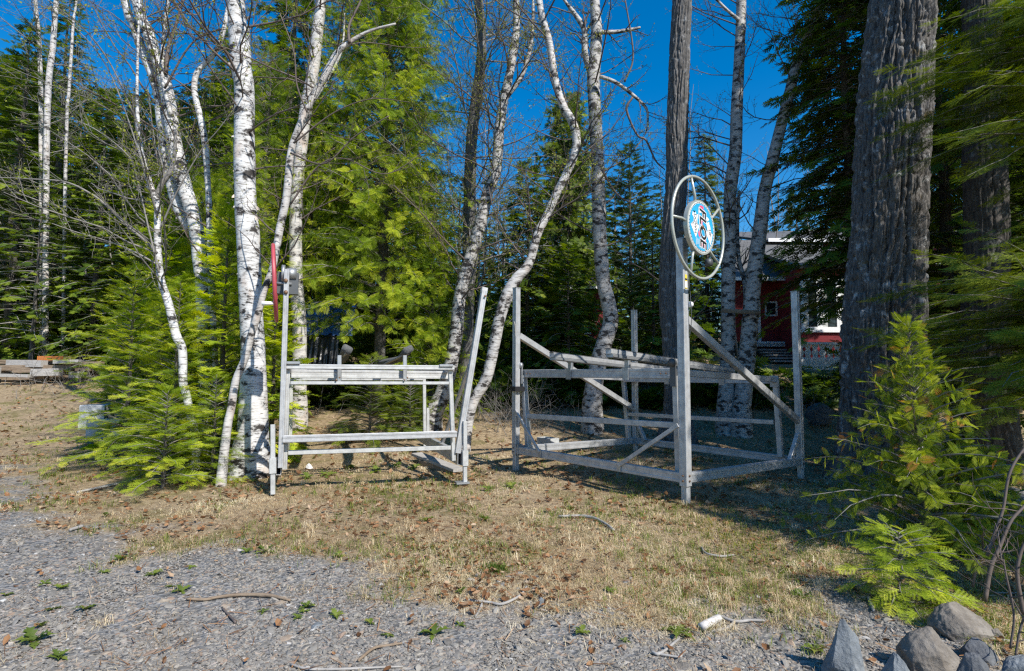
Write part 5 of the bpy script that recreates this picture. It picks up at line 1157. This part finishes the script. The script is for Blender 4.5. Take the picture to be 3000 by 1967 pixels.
# ------------------------------------------------------------------ rocks, log, sticks, weeds in the foreground
def rock(lab, px0, px1, py0, py1, Y, m_, seed, flat=1.0, peak=0.0, depth=.8, name='rock'):
    if Y is None: Y = float(G((px0+px1)/2, py1)[1])
    Yc = Y+(px1-px0)/F*Y*.5*depth*.6; a, b_ = W(px0, py1, Yc), W(px1, py0, Yc); c = (a+b_)/2; hx, hz = (b_[0]-a[0])/2, (b_[2]-a[2])/2
    V, T = ico(5); r = rg(seed)
    for k in range(15):                                    # broken faces
        n = nrm(r.normal(size=3)*A([1, 1, .8])); d = r.uniform(.56, .86); s = V@n; V = V - np.maximum(s-d, 0)[:, None]*n*.95
    V = V*(1+(fbm(V*1.6+seed, 4, seed)-.5)[:, None]*.16 + (fbm(V*6+seed, 4, seed)-.5)[:, None]*.10)
    if peak: V[:, :2] *= (1-peak*np.clip((V[:, 2:3]+.3), 0, 1.3))
    V = V/np.abs(V).max(0); z0 = gz(c[0], Y)
    zc_ = min(c[2], 9); bot = min(a[2], z0)-.09; hz = (b_[2]-bot)/2
    V = V*A([hx, hx*depth, hz])+A([c[0], Y+hx*depth*.6, bot+hz])
    o = MB().add(V, None, T).build(name, M[m_], loc=(c[0], Y+hx*depth*.6, z0)); tag(o, lab, 'rock')
rock('upright blue-grey pointed rock at the gravel edge', 2415, 2530, 1812, 1990, 2.85, 'rock_blue', 11, peak=.30)
rock('rounded grey-tan boulder in the middle of the foreground rocks', 2648, 2812, 1838, 2010, 2.85, 'rock_tan', 12, peak=.12, depth=.9)
rock('low pale blue rock between the pointed rock and the boulder', 2572, 2690, 1908, 2040, 2.62, 'rock_blue', 13, peak=.25)
rock('broad flat tan rock under the sapling', 2732, 2912, 1772, 1880, None, 'rock_tan', 14, peak=.1, depth=.7)
rock('smooth dark slate rock at the bottom edge', 2800, 2910, 1908, 2010, 2.65, 'rock_dark', 15, depth=.8)
rock('dark brown slab tilted behind the slate rock', 2820, 2905, 1868, 1945, None, 'rock_dark', 16, depth=1.1)
rock('grey rock cut by the lower right corner', 2935, 3080, 1924, 2040, 2.7, 'rock_blue', 17)
rock('small orange-tan stone beside the broad flat rock', 2905, 2955, 1845, 1888, None, 'rock_tan', 18)
rock('small reddish stone under the sapling', 2700, 2735, 1735, 1768, None, 'rock_tan', 19)
rock('pale stone chip under the spruce sapling', 2745, 2778, 1735, 1775, None, 'rock_blue', 20)
rock('flat blue-grey shale lying on the gravel', 900, 955, 1826, 1846, None, 'rock_blue', 21, depth=1.2)
rock('long flat stone half sunk at the bottom of the gravel', 1955, 2055, 1942, 1975, None, 'rock_tan', 22, depth=.6)
rock('small grey stone standing in the gravel beside the forked stick', 1572, 1598, 1750, 1782, None, 'rock_blue', 23)
rock('grey stone tucked behind the lumber side of the bank', 2465, 2540, 1150, 1180, 13.6, 'rock_tan', 24)
rock('flat mossy stone on the shaded bank behind the lift', 2360, 2450, 1180, 1210, 12.9, 'rock_dark', 25)
rock('crumpled pale paper-like stone beneath the left lift', 895, 920, 1358, 1374, None, 'white', 26)
def stick(pts, lab, m_='deadwood', name='stick', lift=.01, seg=7, forks=(), cat='stick'):
    def path(ps):
        P, R = [], []
        for px, py, w in ps:
            p = G(px, py); r_ = w*p[1]/F/2; p[2] += r_*.8+lift; P.append(p); R.append(r_)
        n = max(8, len(P)*5); P = crom(P, n); return P, np.interp(np.linspace(0, len(R)-1, n), np.arange(len(R)), R)
    mb = MB(); P, R = path(pts); tube(mb, P, R, seg, disp=rough_disp(.22, 22, 1.5, 5))
    for f in forks: Q, S = path(f); tube(mb, Q, S, seg, disp=rough_disp(.2, 22, 1.5, 6))
    tag(mb.build(name, M[m_], loc=P[0]), lab, cat)
stick([(1362, 1765, 4), (1432, 1777, 7), (1472, 1781, 8), (1524, 1755, 7), (1543, 1726, 6)], 'forked grey stick lying on the gravel', forks=[[(1412, 1777, 7), (1402, 1800, 6), (1393, 1817, 4)]])
stick([(1049, 1950, 9), (1093, 1915, 9), (1130, 1904, 8), (1178, 1893, 6)], 'pale peeled stick at the bottom of the gravel', 'brownboard')
stick([(546, 1765, 7), (600, 1768, 9), (639, 1760, 9), (700, 1753, 10), (786, 1755, 11), (850, 1770, 6)], 'long brown root lying across the gravel', 'brownboard', 'root')
stick([(1636, 1519, 7), (1719, 1521, 10), (1770, 1540, 9), (1798, 1560, 7)], 'grey crooked branch lying in the dry grass')
stick([(2055, 1858, 24), (2106, 1829, 22)], 'short broken white birch stick in the grass', 'birch_clean')
stick([(2100, 1812, 9), (2153, 1832, 9), (2200, 1829, 8), (2242, 1826, 6)], 'grey stick beside the white birch stick', forks=[[(2153, 1832, 8), (2130, 1850, 8), (2085, 1862, 6)]])
stick([(226, 1448, 6), (300, 1433, 8), (408, 1410, 9)], 'long straight grey stick under the front fir')
stick([(204, 1561, 8), (241, 1550, 10)], 'small pale splinter of wood near the gravel edge', 'deadwood')
stick([(2055, 1608, 4), (2068, 1628, 7), (2110, 1637, 7), (2150, 1633, 5)], 'small curved grey twig in the mossy grass')
stick([(650, 1790, 5), (690, 1832, 7)], 'short dark twig on the gravel', 'twig')
stick([(850, 1960, 5), (930, 1975, 8), (1180, 1962, 5)], 'thin grey stick along the bottom edge of the gravel')
stick([(1910, 1920, 8), (1935, 1925, 9), (1990, 1880, 7)], 'bent grey branch end at the edge of the gravel', forks=[[(1925, 1925, 7), (1990, 1938, 6)]])
stick([(2545, 1760, 10), (2560, 1800, 9)], 'short grey stump stick below the spruce sapling')
stick([(2815, 1862, 8), (2900, 1885, 10), (2960, 1890, 8)], 'bare grey stick lying between the rocks at right')
stick([(2900, 1745, 5), (3010, 1748, 5)], 'thin pale stick crossing under the dead shrub')
def log():
    a, b_ = W(2800, 1375, 7.3), W(3080, 1525, 5.6); 
    for p in (a, b_): p[2] = gz(p[0], p[1])+.13
    P = crom([a, (a+b_)/2+A([0, 0, .02]), b_], 40); o = tube(MB(), P, np.linspace(.13, .16, 40), 22, disp=rough_disp(.12, .7, 2.2, 8)).build('fallen_log', M['greyboard'], loc=a); tag(o, 'weathered grey log lying behind the cedar sapling', 'log')
log()
def dead_shrub():
    r = rg(501); base = G(2890, 1765); t = thing('dead_shrub', 'bare leafless shrub with grey curved stems at the right edge', 'shrub', base); mw = MB()
    for st, Y in (([(2884, 1762, 17), (2902, 1664, 15), (2930, 1599, 13), (2962, 1526, 11), (3005, 1478, 9), (3060, 1400, 6)], 3.6), ([(2892, 1630, 12), (2915, 1560, 11), (2939, 1489, 10), (2957, 1388, 10), (2998, 1319, 9), (3050, 1270, 6)], 3.65), ([(2998, 1800, 16), (2980, 1690, 14), (2990, 1620, 12), (3020, 1560, 9)], 3.4), ([(2960, 1900, 8), (2970, 1800, 8), (2948, 1690, 7), (2940, 1640, 5)], 3.0), ([(2975, 1920, 8), (2990, 1840, 8), (3020, 1760, 7)], 2.95), ([(2850, 1720, 9), (2865, 1640, 9), (2905, 1590, 8), (2945, 1540, 6)], 3.9)):
        P, R = pxpath(st, Y); n = 22; PP = crom(P, n); RR = np.interp(np.linspace(0, len(P)-1, n), np.arange(len(P)), R); tube(mw, PP, RR, 7, disp=rough_disp(.1, 9, 1.3, 3))
        for k in range(5): i = int(r.uniform(5, n-1)); twigs(mw, None, r, PP[i], A([r.normal()*.7, r.normal()*.5, r.uniform(-.1, .9)]), r.uniform(.15, .5), .004, 1, 2, dens=6, wander=.2)
    mw.build('stems', M['twig'], t)
dead_shrub()
# dandelion rosettes
def weed_mesh(seed):
    r = rg(seed); mb = MB(); n = r.integers(6, 10)
    for k in range(n):
        a = 6.283*k/n+r.normal()*.3; d = A([math.cos(a), math.sin(a), 0]); s = A([-d[1], d[0], 0]); L = r.uniform(.7, 1.1); el = r.uniform(.35, 1.1); m_ = 9
        q = np.linspace(0, 1, m_); c = d*(q*L*math.cos(el)+.12*q*q)[:, None]+zz*((q*math.sin(el)-.45*q*q)*L)[:, None]
        w = (.03+.16*np.sin(np.clip(q*1.15, 0, 1)*math.pi)**.8)*(1+.45*((np.arange(m_) % 2)*2-1)*(q < .8))*L*.9; w[-1] = .004
        V = np.vstack([c+s*w[:, None]+zz*w[:, None]*.35, c, c-s*w[:, None]+zz*w[:, None]*.35]); i = np.arange(m_-1)
        mb.add(V, np.vstack([np.stack([i, i+1, i+m_+1, i+m_], -1), np.stack([i+m_, i+m_+1, i+2*m_+1, i+2*m_], -1)]), None, np.full(3*m_, np.clip(r.normal(.5, .22), 0, 1)))
    return mb
WS = [(98, 1888, 70, 'largest dandelion rosette, low at the left in the gravel'), (120, 1839, 34, None), (251, 1790, 40, None), (152, 1790, 34, None), (130, 1716, 26, None), (182, 1728, 34, None), (170, 1937, 46, 'dandelion rosette nearest the bottom left corner'), (349, 1647, 40, None), (452, 1687, 34, None), (499, 1726, 24, None), (531, 1738, 36, None), (20, 1750, 26, None),
      (779, 1623, 44, 'leafy weed at the edge where grass meets gravel'), (723, 1623, 34, None), (305, 1682, 24, None), (560, 1665, 20, None), (1271, 1868, 56, 'large dandelion rosette in the middle of the gravel'), (984, 1809, 38, None), (899, 1785, 36, None), (871, 1817, 28, None), (1085, 1829, 30, None), (1136, 1868, 28, None), (1346, 1840, 26, None), (990, 1635, 34, None), (1350, 1740, 26, None), (1421, 1528, 36, None),
      (1786, 1737, 30, None), (1987, 1860, 66, 'broad-leaved weed beside the broken white stick'), (1833, 1884, 24, None), (1703, 1864, 42, None), (2351, 1761, 52, 'dandelion rosette on the grass edge left of the spruce sapling'), (2256, 1805, 36, None), (2387, 1912, 48, 'dandelion rosette beside the pointed rock'), (890, 1798, 26, None), (770, 1800, 24, None), (1250, 1530, 36, None), (310, 1515, 26, None), (1430, 1440, 34, None), (1500, 1430, 34, None), (960, 1395, 40, None), (1030, 1375, 36, None), (1100, 1385, 40, None), (1160, 1372, 36, None), (900, 1405, 40, None), (1215, 1375, 36, None)]
r = rg(61); wm = {}
for i, (px, py, s, lab) in enumerate(WS):
    p = G(px, py); k = i % 6; sz = s*p[1]/F*1.0
    if k not in wm: wm[k] = weed_mesh(600+k).build('weed', M['weed']); o = wm[k]
    else: o = wm[k].copy(); C.objects.link(o)
    o.location = (p[0], p[1], p[2]+.004); o.scale = (sz,)*3; o.rotation_euler = (r.normal()*.1, r.normal()*.1, r.uniform(0, 6.28))
    tag(o, lab or ('small green weed sprouting from the gravel' if py > 1640 else 'small green weed growing in the dry grass'), 'weed', None if lab else ('small weeds in the gravel' if py > 1640 else 'small weeds in the dry grass'))
p = G(1456, 1676); mb = MB(); n = 500; x, y = p[0]+r.normal(size=n)*.045, p[1]+r.normal(size=n)*.045; blades(mb, r, x, y, r.uniform(.04, .09, n), np.full(n, .004), r.uniform(.1, .6, n), r.uniform(0, .5, n))
tag(mb.build('grass_tuft', M['greengrass'], loc=p), 'dense fresh green grass tuft near the gravel edge', 'grass tuft')
